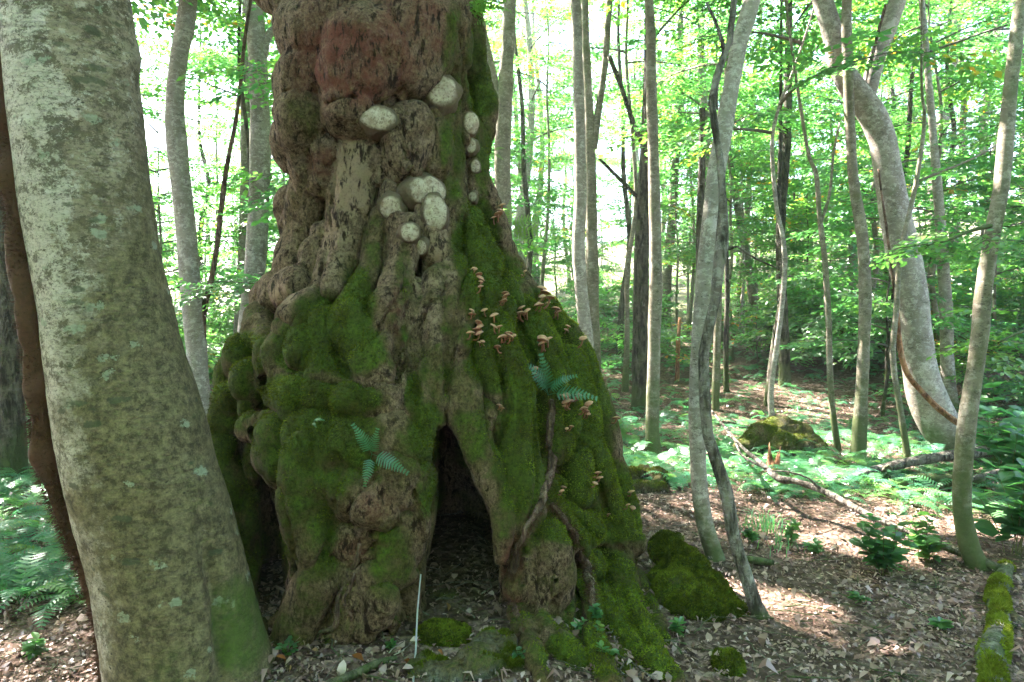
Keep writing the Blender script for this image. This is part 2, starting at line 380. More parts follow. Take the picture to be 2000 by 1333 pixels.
def soil_material():
    m, nt, out = new_mat('leaf_mould'); g = G(nt); v = g.vec()
    cell = g.voro(g.vec((1, 1, 1)), 26, 'F1', 'Color'); sx = g.n('ShaderNodeSeparateColor'); g.l(cell, sx.inputs[0])
    c = g.ramp(sx.outputs[0], [(0.0, (0.04, 0.024, 0.018)), (0.4, (0.095, 0.06, 0.046)), (0.75, (0.165, 0.11, 0.088)), (1.0, (0.23, 0.165, 0.135))])
    c = g.mix(g.ramp(g.noise(v, 1.1, 5, 0.6), [(0.42, 0.0), (0.62, 0.6)]), c, (0.06, 0.04, 0.028))
    c = g.mix(g.ramp(g.noise(v, 60, 3), [(0.35, 0.6), (0.5, 0.0)]), c, (0.035, 0.022, 0.014))
    c = g.mix(g.ramp(g.attr('green'), [(0.0, 0.0), (1.0, 0.7)]), c, g.mix(g.noise(v, 3, 5), (0.03, 0.06, 0.02), (0.10, 0.085, 0.05)))
    bp = g.bump(g.voro(v, 26), 0.03, 0.8); bp = g.bump(g.noise(v, 45, 4), 0.02, 0.7, bp)
    g.principled(out, c, 0.95, 0.1, bp); return m
M_SOIL = soil_material()

# ------------------------------------------------------------------ ground
def warp(a, b, c, n, p):                                    # grid coordinates dense near c
    t = np.linspace(-1, 1, n)
    s = np.sign(t) * (0.035 * np.abs(t) + 0.965 * np.abs(t) ** p)
    return np.where(s < 0, c + s * (c - a), c + s * (b - c))
gx = warp(-90, 90, 0.4, 340, 3.3); gy = warp(-50, 120, 4.2, 360, 3.3)
X, Y = np.meshgrid(gx, gy)
GV = np.stack([X.ravel(), Y.ravel(), hgt(X.ravel(), Y.ravel())], -1)
near = np.exp(-((GV[:, 0] - .5) ** 2 + (GV[:, 1] - 4) ** 2) / 60)
GV[:, 2] += 0.015 * near * fbm(GV * [1, 1, 0], 0.16, 6, 2)
i, j = np.meshgrid(np.arange(len(gy) - 1), np.arange(len(gx) - 1), indexing='ij'); nx = len(gx)
GF = np.stack([i * nx + j, i * nx + j + 1, (i + 1) * nx + j + 1, (i + 1) * nx + j], -1).reshape(-1, 4)
tag(mk('ground', GV, GF, M_SOIL, attrs={'green': sstep(8, 22, GV[:, 1])}), 'forest floor of brown leaf mould', None, None, 'structure')

# ================================================================== THE OLD TREE (signed distance field -> surface nets)
SIL = np.array([  # photo row, left edge, right edge of the trunk body
    (-420, 590, 880), (-150, 572, 890), (0, 550, 920), (100, 558, 932), (200, 552, 950), (260, 548, 955), (330, 575, 955), (400, 592, 970), (470, 590, 985),
    (540, 572, 1000), (600, 520, 1060), (680, 475, 1110), (760, 455, 1150), (840, 430, 1175), (920, 425, 1190), (1000, 420, 1205),
    (1080, 425, 1190), (1160, 430, 1165), (1260, 440, 1140), (1400, 440, 1120)], float)
OD = 4.02
sz = np.array([at(1000, r[0], OD)[2] for r in SIL]); o_ = np.argsort(sz)
sz = sz[o_]; sxl = ((SIL[o_, 1] - 1000) / F * OD); sxr = ((SIL[o_, 2] - 1000) / F * OD)
def body(z): 
    l = np.interp(z, sz, sxl); r = np.interp(z, sz, sxr)
    R = (r - l) / 2 * 0.94
    return (l + r) / 2, OD + 0 * z, R
def bhit(px, py):                                           # first hit of a view ray with the plain body
    t = np.linspace(2.2, OD, 260); r = ray(px, py); P = np.array([0, 0, CAMZ]) + t[:, None] * r / r[1]
    cx, cyy, R = body(P[:, 2]); d = np.hypot(P[:, 0] - cx, P[:, 1] - cyy) - R
    k = np.where(d < 0)[0]
    return t[k[0]] if len(k) else t[np.argmin(d)]
h_ = 0.0115
lo = np.array([-1.95, 2.55, -0.25]); hi = np.array([1.15, 5.35, 3.75])
nG = np.ceil((hi - lo) / h_).astype(int); 
ax = [lo[k] + h_ * np.arange(nG[k]) for k in range(3)]
SD = np.empty(nG, np.float32)
cxz, cyz, Rz = body(ax[2])
for k in range(nG[2]):
    dx = ax[0][:, None] - cxz[k]; dy = ax[1][None, :] - cyz[k]
    th = np.arctan2(dy, dx)
    Rt = (Rz[k] - (0.125 if ax[2][k] < 1.9 else 0.07)) * (1 + 0.035 * np.sin(3 * th + 1.3 + 0.8 * ax[2][k]) + 0.03 * np.sin(7 * th + 2 * ax[2][k]))
    SD[:, :, k] = (np.hypot(dx, dy) - Rt) * 0.85
def capsule(A, B, ra, rb, k=0.03, cut=False):
    m = max(ra, rb) + 3 * k + 0.03
    a = np.minimum(A, B) - m; b = np.maximum(A, B) + m
    i0 = np.clip(np.floor((a - lo) / h_).astype(int), 0, nG); i1 = np.clip(np.ceil((b - lo) / h_).astype(int), 0, nG)
    if np.any(i1 <= i0): return
    sl = tuple(slice(i0[q], i1[q]) for q in range(3))
    x = ax[0][sl[0]][:, None, None]; y = ax[1][sl[1]][None, :, None]; z = ax[2][sl[2]][None, None, :]
    ab = B - A; L = float(np.dot(ab, ab)) + 1e-9
    t = np.clip(((x - A[0]) * ab[0] + (y - A[1]) * ab[1] + (z - A[2]) * ab[2]) / L, 0, 1)
    d = np.sqrt((x - A[0] - t * ab[0]) ** 2 + (y - A[1] - t * ab[1]) ** 2 + (z - A[2] - t * ab[2]) ** 2) - (ra + t * (rb - ra))
    old = SD[sl]
    if cut: d = -d; hh = np.clip(0.5 - 0.5 * (d - old) / k, 0, 1); SD[sl] = old * hh + d * (1 - hh) + k * hh * (1 - hh)
    else: hh = np.clip(0.5 + 0.5 * (d - old) / k, 0, 1); SD[sl] = d * (1 - hh) + old * hh - k * hh * (1 - hh)
def strand(pts, inset=0.35, k=0.028, cut=False, dd=0.0):
    P = []
    for p in pts:
        d = bhit(p[0], p[1]); d = min(d, gnd(p[0], p[1])[1] if p[1] > 1000 and not cut else 99); r = p[2] * d / F; off = p[3] if len(p) > 3 else 0.0
        q = at(p[0], p[1], d + r * inset + dd + off); P.append((*q, r))
    P = np.array(P)
    if len(P) == 1: capsule(P[0, :3], P[0, :3], P[0, 3], P[0, 3], k, cut); return
    S = spline(P, 0.06)
    for a, b in zip(S[:-1], S[1:]): capsule(a[:3], b[:3], a[3], b[3], k, cut)
STR = [
 # upper burls
 [(640, 70, 95)], [(720, 120, 100), (700, 165, 70)], [(610, 150, 62), (585, 190, 50)], [(595, 240, 58), (592, 290, 50), (605, 330, 36)], [(820, 60, 85), (800, 140, 60)], [(870, 20, 45), (880, 110, 36)], [(560, 30, 26), (575, 90, 30)],
 [(690, 215, 60)], [(650, 300, 44), (640, 350, 40)], [(800, 250, 48), (790, 320, 40)], [(850, 270, 36), (855, 330, 30)],
 [(556, 12, 22), (530, -6, 20), (505, -22, 18)],
 # right mossy ridges
 [(900, -60, 22), (918, 50, 22), (930, 140, 20), (938, 200, 28), (940, 260, 20), (932, 330, 20), (950, 400, 24), (972, 480, 28), (1000, 545, 30), (1040, 600, 32)],
 [(888, 150, 22), (893, 250, 24), (882, 340, 20), (888, 420, 26), (912, 480, 34), (932, 560, 40), (945, 650, 42)],
 [(910, 240, 20), (918, 285, 13), (922, 330, 14), (930, 380, 18)], [(925, 430, 22), (950, 520, 30), (985, 590, 34)],
 # middle ribs
 [(700, 300, 40), (690, 360, 44), (684, 430, 42), (664, 500, 38), (650, 565, 36)],
 [(745, 430, 20), (738, 500, 26), (718, 560, 30), (692, 630, 34)], [(800, 440, 24), (786, 520, 26), (766, 590, 28), (748, 670, 30)],
 [(838, 430, 30), (850, 490, 30), (884, 522, 24), (855, 560, 26), (845, 640, 32), (858, 720, 34), (852, 785, 22)], [(805, 560, 20), (795, 650, 24), (800, 720, 24)], [(640, 460, 26), (615, 540, 30)],
 [(612, 360, 40), (602, 420, 42), (594, 480, 42), (572, 550, 36)], [(888, 530, 30), (900, 600, 34), (890, 680, 30)],
 # left shoulder and lumps
 [(590, 565, 34), (556, 568, 36), (528, 590, 32), (508, 625, 24), (498, 665, 20)], [(600, 610, 44), (570, 650, 38)],
 [(625, 640, 40), (600, 690, 40)], [(640, 700, 46), (650, 740, 40)], [(690, 640, 46), (720, 700, 44), (742, 745, 34)], [(540, 690, 40), (530, 740, 36)],
 [(478, 692, 34), (455, 740, 28)], [(500, 745, 38)], [(462, 790, 38), (440, 850, 32)], [(430, 900, 36), (440, 980, 56), (450, 1080, 62), (458, 1240, 66)], [(490, 830, 30)],
 # front mass
 [(552, 770, 42), (610, 775, 50), (660, 770, 50)], [(700, 790, 50), (750, 780, 40)], [(545, 850, 48), (560, 910, 46)], [(620, 860, 66), (615, 930, 66)], [(700, 870, 66)], [(765, 850, 46), (800, 880, 42)],
 [(808, 742, 15), (810, 800, 19), (830, 850, 26)], [(600, 990, 60), (610, 1060, 54)], [(690, 950, 56)], [(765, 930, 54), (820, 950, 40), (846, 1000, 27)], [(730, 985, 46)], [(840, 960, 26), (830, 1040, 24)],
 [(690, 1060, 42)], [(785, 1050, 46), (775, 1110, 40)], [(630, 1120, 50), (600, 1190, 44), (580, 1250, 40)], [(725, 1120, 46), (690, 1190, 38), (660, 1250, 30)], [(745, 1170, 30), (720, 1230, 24)], [(560, 1090, 20), (552, 1150, 24), (560, 1230, 26)],
 [(800, 700, 28), (822, 790, 30)],
 # right of the hollow
 [(885, 690, 30), (900, 760, 34), (912, 830, 36), (935, 900, 36), (965, 960, 32), (985, 1010, 24)], [(990, 970, 24), (974, 1050, 18), (966, 1100, 13)],
 [(960, 610, 42), (965, 700, 46), (1000, 780, 46), (1012, 860, 44), (1018, 940, 42), (1010, 1020, 32)],
 [(1008, 590, 34), (1040, 650, 40), (1062, 720, 44), (1085, 800, 44), (1080, 880, 34)],
 [(1050, 600, 30), (1098, 660, 36), (1136, 740, 40), (1162, 830, 40), (1188, 920, 34), (1214, 1000, 28), (1230, 1070, 22)],
 [(1105, 720, 42), (1120, 820, 46), (1140, 900, 46), (1168, 980, 46), (1196, 1060, 44), (1210, 1120, 36)], [(1115, 900, 36), (1125, 960, 36)], [(1060, 960, 26), (1070, 1010, 26)],
 [(1080, 990, 15), (1130, 1010, 17), (1190, 1037, 17), (1242, 1062, 14)],
 [(1085, 1000, 15), (1122, 1042, 15), (1142, 1092, 15), (1172, 1135, 17), (1192, 1185, 17), (1214, 1240, 19), (1262, 1283, 20), (1310, 1325, 17)],
 [(1068, 1060, 40), (1070, 1120, 50), (1056, 1180, 42), (1050, 1225, 28), (1100, 1275, 22)], [(1098, 1170, 32), (1112, 1245, 24), (1128, 1300, 18)],
 [(1135, 1130, 24), (1150, 1200, 21), (1168, 1270, 19), (1195, 1335, 16)], [(1205, 1120, 34), (1222, 1180, 28), (1244, 1235, 24), (1282, 1290, 20)], [(1238, 1130, 20), (1264, 1190, 18), (1294, 1255, 14)], [(1205, 1250, 14), (1225, 1335, 10)], [(1010, 1200, 18), (1030, 1260, 18), (1060, 1330, 14)],
]
brg = np.random.default_rng(4)
for si, s in enumerate(STR): strand(s, (0.1 if si >= len(STR) - 9 else 0.35) if len(s) > 1 else 0.45, 0.016, False, brg.uniform(-0.05, 0.035))
# knobbly bulges scattered over the lower trunk
for _ in range(150):
    x = brg.uniform(430, 1230); y = brg.uniform(560, 1230); r = brg.uniform(12, 30)
    if abs(x - 890) < 95 and y > 830 or (470 < x < 560 and y > 900) or not (np.interp(y, SIL[:, 0], SIL[:, 1]) < x < np.interp(y, SIL[:, 0], SIL[:, 2])): continue
    strand([(x, y, r), (x + brg.normal(0, 12), y + brg.uniform(0.3, 1.6) * r, r * brg.uniform(.6, 1))], 0.25, 0.02, False, brg.uniform(-0.02, 0.05))
for _ in range(60):
    x = brg.uniform(560, 930); y = brg.uniform(-40, 560); r = brg.uniform(9, 24)
    strand([(x, y, r), (x + brg.normal(0, 8), y + brg.uniform(1, 3.5) * r, r * brg.uniform(.5, .9))], 0.3, 0.02, False, brg.uniform(-0.01, 0.05))
for s in [[(735 + 34 * math.cos(a), 990 + 32 * math.sin(a), 11, -.03) for a in np.linspace(0, 6.4, 12)], [(735 + 15 * math.cos(a), 992 + 15 * math.sin(a), 8, -.03) for a in np.linspace(1, 6.0, 8)]]: strand(s, 0.2, 0.012)
def sdhit(px, py):
    t = np.arange(2.4, 4.6, 0.006); r = ray(px, py); P = np.array([0, 0, CAMZ]) + t[:, None] * r / r[1]
    q = np.round((P - lo) / h_).astype(int); ok = ((q >= 0) & (q < nG)).all(1); q = np.clip(q, 0, nG - 1)
    k = np.where(ok & (SD[q[:, 0], q[:, 1], q[:, 2]] < 0))[0]
    return t[k[0]] if len(k) else bhit(px, py)
def groove(pts, k=0.018, deep=0.30):
    P = np.array([(*at(x, y, sdhit(x, y) + deep * r * 3.1 / F), r * 3.1 / F) for x, y, r in pts]); S = spline(P, 0.04)
    for a, b in zip(S[:-1], S[1:]): capsule(a[:3], b[:3], a[3], b[3], k, True)
for g_ in [[(905, 420, 5), (908, 500, 8), (900, 580, 9), (880, 670, 11), (870, 770, 10)], [(975, 400, 5), (972, 480, 8), (990, 560, 13), (1005, 595, 8)], [(868, 560, 6), (825, 640, 9), (800, 720, 10), (815, 790, 8)],
  [(752, 440, 5), (748, 510, 8), (735, 570, 6)], [(795, 470, 5), (790, 540, 8), (752, 620, 9), (735, 660, 6)], [(770, 640, 6), (778, 700, 9), (765, 755, 12)], [(640, 440, 5), (632, 520, 9), (622, 590, 8)], [(655, 300, 4), (648, 400, 7), (655, 470, 6)],
  [(960, 660, 6), (982, 740, 10), (990, 810, 12), (975, 870, 8)], [(1040, 770, 6), (1046, 860, 9), (1046, 940, 9), (1030, 1010, 6)], [(1105, 880, 6), (1098, 950, 8), (1105, 985, 6)], [(1095, 1040, 5), (1122, 1110, 9), (1128, 1190, 9), (1140, 1260, 7)], [(1175, 1070, 6), (1190, 1130, 9), (1205, 1200, 8)], [(1080, 1190, 6), (1085, 1240, 8)],
  [(450, 775, 7), (500, 795, 12), (530, 800, 9)], [(505, 690, 5), (515, 740, 9), (520, 800, 10), (495, 860, 13), (500, 915, 12)], [(580, 745, 6), (650, 752, 8), (735, 765, 9)], [(655, 890, 7), (662, 960, 9), (650, 1040, 9), (625, 1090, 7)], [(735, 930, 6), (690, 985, 6), (690, 1030, 7)], [(775, 985, 6), (768, 1030, 8), (730, 1040, 7), (690, 1025, 6)], [(650, 1085, 6), (690, 1105, 8), (740, 1095, 7)], [(820, 895, 6), (805, 970, 8), (822, 1060, 9), (812, 1110, 8)], [(590, 690, 6), (575, 740, 8)], [(640, 640, 6), (655, 690, 7), (690, 740, 7)], [(545, 620, 7), (580, 640, 8), (600, 625, 6)],
  [(1085, 690, 6), (1110, 760, 9), (1105, 830, 10), (1120, 880, 7)], [(1150, 880, 6), (1165, 940, 8), (1180, 1000, 6)], [(1010, 610, 6), (1040, 700, 8), (1050, 750, 7)], [(930, 640, 5), (930, 730, 8), (945, 800, 9), (960, 880, 8)], [(690, 190, 7), (640, 205, 8), (600, 200, 6)], [(760, 190, 7), (740, 205, 6), (690, 196, 6)], [(640, 330, 8), (655, 360, 8), (650, 400, 7)], [(895, 60, 6), (905, 160, 8), (905, 260, 9), (915, 350, 7)], [(790, 170, 5), (785, 260, 7), (800, 340, 6)], [(560, 950, 8), (565, 1030, 10), (575, 1100, 9)]]:
    groove(g_, 0.018, 0.55)
for g_ in [[(1158, 1110, 8), (1172, 1180, 12), (1186, 1250, 12), (1206, 1315, 10)], [(1212, 1140, 8), (1232, 1205, 12), (1266, 1262, 11)], [(1038, 1185, 7), (1058, 1240, 10), (1078, 1300, 9)], [(1104, 1190, 7), (1122, 1250, 10), (1146, 1310, 10)], [(1240, 1090, 7), (1250, 1140, 9), (1280, 1215, 9)], [(1084, 1130, 6), (1080, 1180, 9), (1092, 1225, 8)], [(1122, 1010, 6), (1165, 1050, 9), (1215, 1075, 8)], [(1060, 1015, 6), (1020, 1075, 8), (1020, 1140, 8)]]:
    groove(g_, 0.014, 1.0)
# cavities
CUT = [[(868, 858, 24), (882, 930, 36), (900, 1010, 54), (902, 1080, 66), (895, 1160, 76)], [(512, 930, 12), (522, 990, 24), (532, 1080, 28), (526, 1180, 30)]]
for dd in np.arange(-0.3, 0.75, 0.045):
    strand([(p[0] + (10 * dd if i else 0), p[1] + (0 if dd < 0.2 else -20), p[2] * (1.0 + 0.5 * max(dd, 0))) for i, p in enumerate(CUT[0])], 0.0, 0.03, True, dd)
    strand([(p[0], p[1], p[2] * (1.0 + 0.4 * max(dd, 0))) for p in CUT[1]], 0.0, 0.02, True, dd)
capsule(np.array([-0.42, 4.0, -0.1]), np.array([-0.46, 4.05, 0.75]), 0.52, 0.34, 0.03, True)
for y_, z_ in ((980, .45), (1060, .3), (1140, .15)): capsule(at(524, y_, 3.3), np.array([-.75, 4.0, z_]), .09, .2, .02, True)
strand([(612, 238, 9)], 0.0, 0.01, True); strand([(975, 720, 6), (985, 780, 8), (985, 830, 7)], -0.2, 0.02, True, -0.03)
strand([(1048, 900, 6), (1046, 960, 6)], -0.2, 0.02, True, -0.03)
strand([(740, 748, 10), (760, 752, 8)], 0.0, 0.02, True, -0.03)
SD[:, :, 0] = 1; SD[:, :, -1] = 1; SD[0] = 1; SD[-1] = 1; SD[:, 0] = 1; SD[:, -1] = 1

def surface_nets(S):
    ins = S < 0
    c = np.zeros(np.array(S.shape) - 1, np.uint8)
    for dx in (0, 1):
        for dy in (0, 1):
            for dz in (0, 1):
                c += ins[dx:S.shape[0] - 1 + dx, dy:S.shape[1] - 1 + dy, dz:S.shape[2] - 1 + dz]
    act = np.argwhere((c > 0) & (c < 8)); del c
    idx = {}
    vid = np.full(np.array(S.shape) - 1, -1, np.int32); vid[tuple(act.T)] = np.arange(len(act))
    corner = [(dx, dy, dz) for dx in (0, 1) for dy in (0, 1) for dz in (0, 1)]
    val = np.stack([S[act[:, 0] + a, act[:, 1] + b, act[:, 2] + g] for a, b, g in corner], 1)
    acc = np.zeros((len(act), 3)); cnt = np.zeros(len(act))
    for p in range(8):
        for q in range(p + 1, 8):
            A, B = np.array(corner[p]), np.array(corner[q])
            if np.abs(A - B).sum() != 1: continue
            m = (val[:, p] < 0) != (val[:, q] < 0)
            t = val[m, p] / (val[m, p] - val[m, q])
            acc[m] += A + t[:, None] * (B - A); cnt[m] += 1
    V = act + acc / cnt[:, None]
    quads = []
    for a in range(3):
        b, g = (a + 1) % 3, (a + 2) % 3
        s0 = [slice(1, -1)] * 3; s0[a] = slice(0, -1); s1 = [slice(1, -1)] * 3; s1[a] = slice(1, None)
        e0, e1 = ins[tuple(s0)], ins[tuple(s1)]
        E = np.argwhere(e0 != e1); flip = e0[tuple(E.T)]
        base = E.copy(); base[:, b] += 1; base[:, g] += 1
        def cell(db, dg):
            q = base.copy(); q[:, b] -= db; q[:, g] -= dg; return vid[tuple(q.T)]
        Q = np.stack([cell(1, 1), cell(0, 1), cell(0, 0), cell(1, 0)], -1)
        Q[~flip] = Q[~flip][:, ::-1]; quads.append(Q)
    Q = np.concatenate(quads); return V, Q[(Q >= 0).all(1)]
OV, OF = surface_nets(SD); OV = lo + OV * h_; del SD
def vnormals(V, Fq):
    n = np.cross(V[Fq[:, 2]] - V[Fq[:, 0]], V[Fq[:, 3]] - V[Fq[:, 1]]) if Fq.shape[1] == 4 else np.cross(V[Fq[:, 1]] - V[Fq[:, 0]], V[Fq[:, 2]] - V[Fq[:, 0]])
    N = np.zeros_like(V)
    for k in range(Fq.shape[1]): np.add.at(N, Fq[:, k], n)
    return norm(N)
ON = vnormals(OV, OF)
opx, opy = project(OV)
# lumps, folds and fine knobbles
Wp = OV * [1, 1, 0.55] + 0.05 * np.stack([vnoise(OV, 0.2, s) for s in (11, 12, 13)], -1)
f1, f2 = worley(Wp, 0.17, 1); g1, g2 = worley(OV * [1, 1, 0.7] + 0.02 * vnoise(OV, 0.08, 14)[:, None], 0.075, 2)
up = sstep(620, 380, opy)
lump = 0.050 * (0.75 - np.minimum(f1, 1) ** 2 * 1.5) * (1 - 0.6 * up) * np.where(opx < 860, 1.0, 0.65)
knob = 0.012 * (0.6 - np.minimum(g1, 1) ** 2 * 1.5)
folds = fbm(np.stack([OV[:, 0] * 1.0, OV[:, 1] * 1.0, OV[:, 2] * 0.22], -1) + 0.03 * vnoise(OV, 0.15, 15)[:, None], 0.07, 16, 2)
disp = lump + knob * (0.35 + 0.8 * up) + 0.014 * folds * sstep(800, 500, opy) + 0.008 * fbm(OV, 0.11, 17, 3) + 0.003 * fbm(OV, 0.03, 20, 2) + up * 0.014 * (0.5 - np.abs(fbm(OV * [1, 1, .6], 0.045, 26, 2)))
OV = OV + ON * disp[:, None]
ON = vnormals(OV, OF); opx, opy = project(OV)
crev = np.clip((0.3 - (f2 - f1)) / 0.3, 0, 1)
def blobs(lst, px, py):
    s = np.zeros(len(px))
    for x, y, rx, ry, a in lst:
        d = ((px - x) / rx) ** 2 + ((py - y) / ry) ** 2
        s = np.maximum(s, a * np.clip(1.5 - d, 0, 1)) if a > 0 else s + a * np.clip(1.5 - d, 0, 1)
    return s
moss = blobs([(470, 1050, 60, 160, .45), (640, 620, 70, 50, .75), (700, 590, 34, 70, .8), (600, 680, 70, 50, .8), (690, 680, 60, 50, .75), (560, 770, 70, 35, 1), (660, 790, 90, 40, .95), (600, 830, 80, 50, .9), (690, 860, 80, 60, .8), (480, 690, 50, 40, .7), (450, 780, 45, 80, .75), (430, 850, 30, 60, .9),  # first blob darkens the column by the left hollow: shade put into moss
  (545, 880, 60, 70, .55), (620, 950, 70, 80, .55), (808, 770, 16, 40, 1), (830, 850, 36, 60, .75), (770, 900, 50, 60, .5), (600, 1060, 60, 80, .45), (760, 1090, 50, 80, .45), (620, 1200, 60, 60, .3), (840, 960, 30, 50, .6),
  (935, 130, 34, 90, .75), (945, 200, 30, 30, 1), (945, 300, 26, 80, .8), (930, 470, 50, 80, .95), (960, 560, 60, 90, 1), (970, 680, 60, 80, .95), (1050, 640, 70, 70, 1.1), (1110, 720, 70, 70, 1.05), (1060, 800, 70, 80, .9), (1150, 830, 50, 90, .8), (1130, 920, 70, 90, 1.05), (1190, 980, 60, 70, .85),
  (1015, 880, 50, 90, .65), (1020, 960, 46, 60, .6), (920, 850, 36, 70, .35), (1150, 1030, 110, 34, 1.1), (1170, 1120, 40, 60, .8), (1215, 1220, 60, 70, .7), (1280, 1290, 50, 50, 1.1), (1060, 1060, 50, 40, .35), (1075, 1150, 60, 70, .25), (1100, 1280, 40, 40, .8), (1165, 1270, 30, 50, .8), (890, 120, 24, 120, .5), (885, 300, 26, 100, .6), (790, 540, 18, 60, .5), (735, 470, 26, 70, .45),
  (885, 620, 26, 50, .4), (850, 720, 40, 50, .25), (860, 540, 34, 34, -.3), (740, 850, 34, 50, -.35), (735, 990, 40, 40, -.2), (590, 240, 40, 60, .3), (1068, 1130, 44, 80, -.3), (640, 1180, 110, 60, -.15), (690, 1060, 40, 40, -.25), (900, 780, 40, 120, -.1), (1180, 960, 16, 40, -.3)], opx, opy)
moss = moss + 0.20 * sstep(540, 680, opy) + 0.28 * (ON[:, 2]) * sstep(380, 640, opy) + 0.12 * ON[:, 2] + 0.30 * vnoise(OV, 0.13, 21) + 0.14 * vnoise(OV, 0.05, 29) - 0.04
moss = moss * np.where(opx < 860, .86, .95)
moss = np.clip(np.where(ON[:, 1] > 0.3, 0.45 + 0.3 * vnoise(OV, 0.25, 22), moss), 0, 1.2)
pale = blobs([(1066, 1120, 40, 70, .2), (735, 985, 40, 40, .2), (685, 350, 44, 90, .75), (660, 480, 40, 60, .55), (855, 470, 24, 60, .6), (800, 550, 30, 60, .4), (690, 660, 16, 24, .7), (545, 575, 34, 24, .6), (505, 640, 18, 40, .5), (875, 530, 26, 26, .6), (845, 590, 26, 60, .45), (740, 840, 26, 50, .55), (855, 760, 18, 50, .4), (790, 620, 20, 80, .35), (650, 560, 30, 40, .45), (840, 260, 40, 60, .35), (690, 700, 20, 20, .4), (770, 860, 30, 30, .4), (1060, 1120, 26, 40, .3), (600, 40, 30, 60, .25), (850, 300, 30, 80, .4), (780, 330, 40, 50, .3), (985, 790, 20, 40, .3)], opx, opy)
red = blobs([(690, 120, 120, 90, .9), (800, 60, 90, 70, .7), (640, 320, 40, 30, .6), (600, 180, 40, 80, .4), (780, 620, 24, 60, .45), (880, 60, 30, 40, .6), (1190, 1090, 40, 30, .6), (1160, 1130, 30, 60, .7), (1000, 1120, 20, 90, .7), (735, 985, 36, 36, .5), (690, 1070, 40, 20, .4), (1180, 950, 20, 20, .4), (640, 40, 60, 60, .4)], opx, opy)
base_o = np.array([-0.52, OD, 0.0])
old = thing('old_tree', 'massive gnarled hollow old tree trunk covered in green moss', 'tree', base_o)
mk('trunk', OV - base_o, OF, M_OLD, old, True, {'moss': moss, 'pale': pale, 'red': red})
TRI = np.concatenate([OF[:, [0, 1, 2]], OF[:, [0, 2, 3]]])
BVH = BVHTree.FromPolygons([tuple(v) for v in OV], [tuple(f) for f in OF])
def thit(px, py):
    r = norm(ray(px, py)); h = BVH.ray_cast(Vector((0, 0, CAMZ)), Vector(r))
    if h[0] is None:
        p = at(px, py, OD - 0.3); h = BVH.find_nearest(Vector(p)); 
    n = np.array(h[1]); p = np.array(h[0])
    return p, n

def moss_fuzz(V, N, Fq, wgt, count, seed, length=0.014, width=0.0042, droop=0.3):
    rg = np.random.default_rng(seed)
    a = V[Fq[:, 0]]; ar = np.linalg.norm(np.cross(V[Fq[:, 2]] - a, V[Fq[:, -1]] - V[Fq[:, 1]]), axis=1)
    p = ar * np.clip(wgt[Fq].mean(1), 0, None); p = p / p.sum()
    f = rg.choice(len(Fq), count, p=p); u = rg.dirichlet(np.ones(Fq.shape[1]), count)
    P = (V[Fq[f]] * u[..., None]).sum(1); n = norm((N[Fq[f]] * u[..., None]).sum(1))
    d = norm(n + rg.normal(0, 0.45, (count, 3)) - [0, 0, droop]); s = norm(np.cross(d, rg.normal(size=(count, 3))))
    L = length * rg.uniform(0.5, 1.3, count)[:, None]
    clump = np.clip(0.42 + 0.4 * vnoise(P, 0.03, 23) + 0.3 * vnoise(P, 0.14, 24) + rg.normal(0, 0.15, count), 0, 1)
    VV = np.stack([P - n * 0.003 - s * width, P - n * 0.003 + s * width, P + d * L], 1).reshape(-1, 3)
    return VV, np.arange(3 * count).reshape(-1, 3), np.repeat(clump, 3)
mw = np.clip((moss + 0.25 * (ON[:, 2] - .1) - 0.66 + 0.35 * vnoise(OV, 0.06, 25)) * 2.2, 0, 1) * (ON[:, 1] < 0.5)
mv, mf, mt = moss_fuzz(OV, ON, OF, mw, 120000, 3, .010, .004)
mpx, mpy = project(mv); mt = np.clip(mt - .10 + .36 * sstep(900, 1080, mpx), 0, 1)  # right flank blades tinted brighter: light put into their colour
tag(mk('moss', mv - base_o, mf, M_MOSS, old, False, {'tint': mt}), 'bright green moss on the roots', None, None, 'stuff')

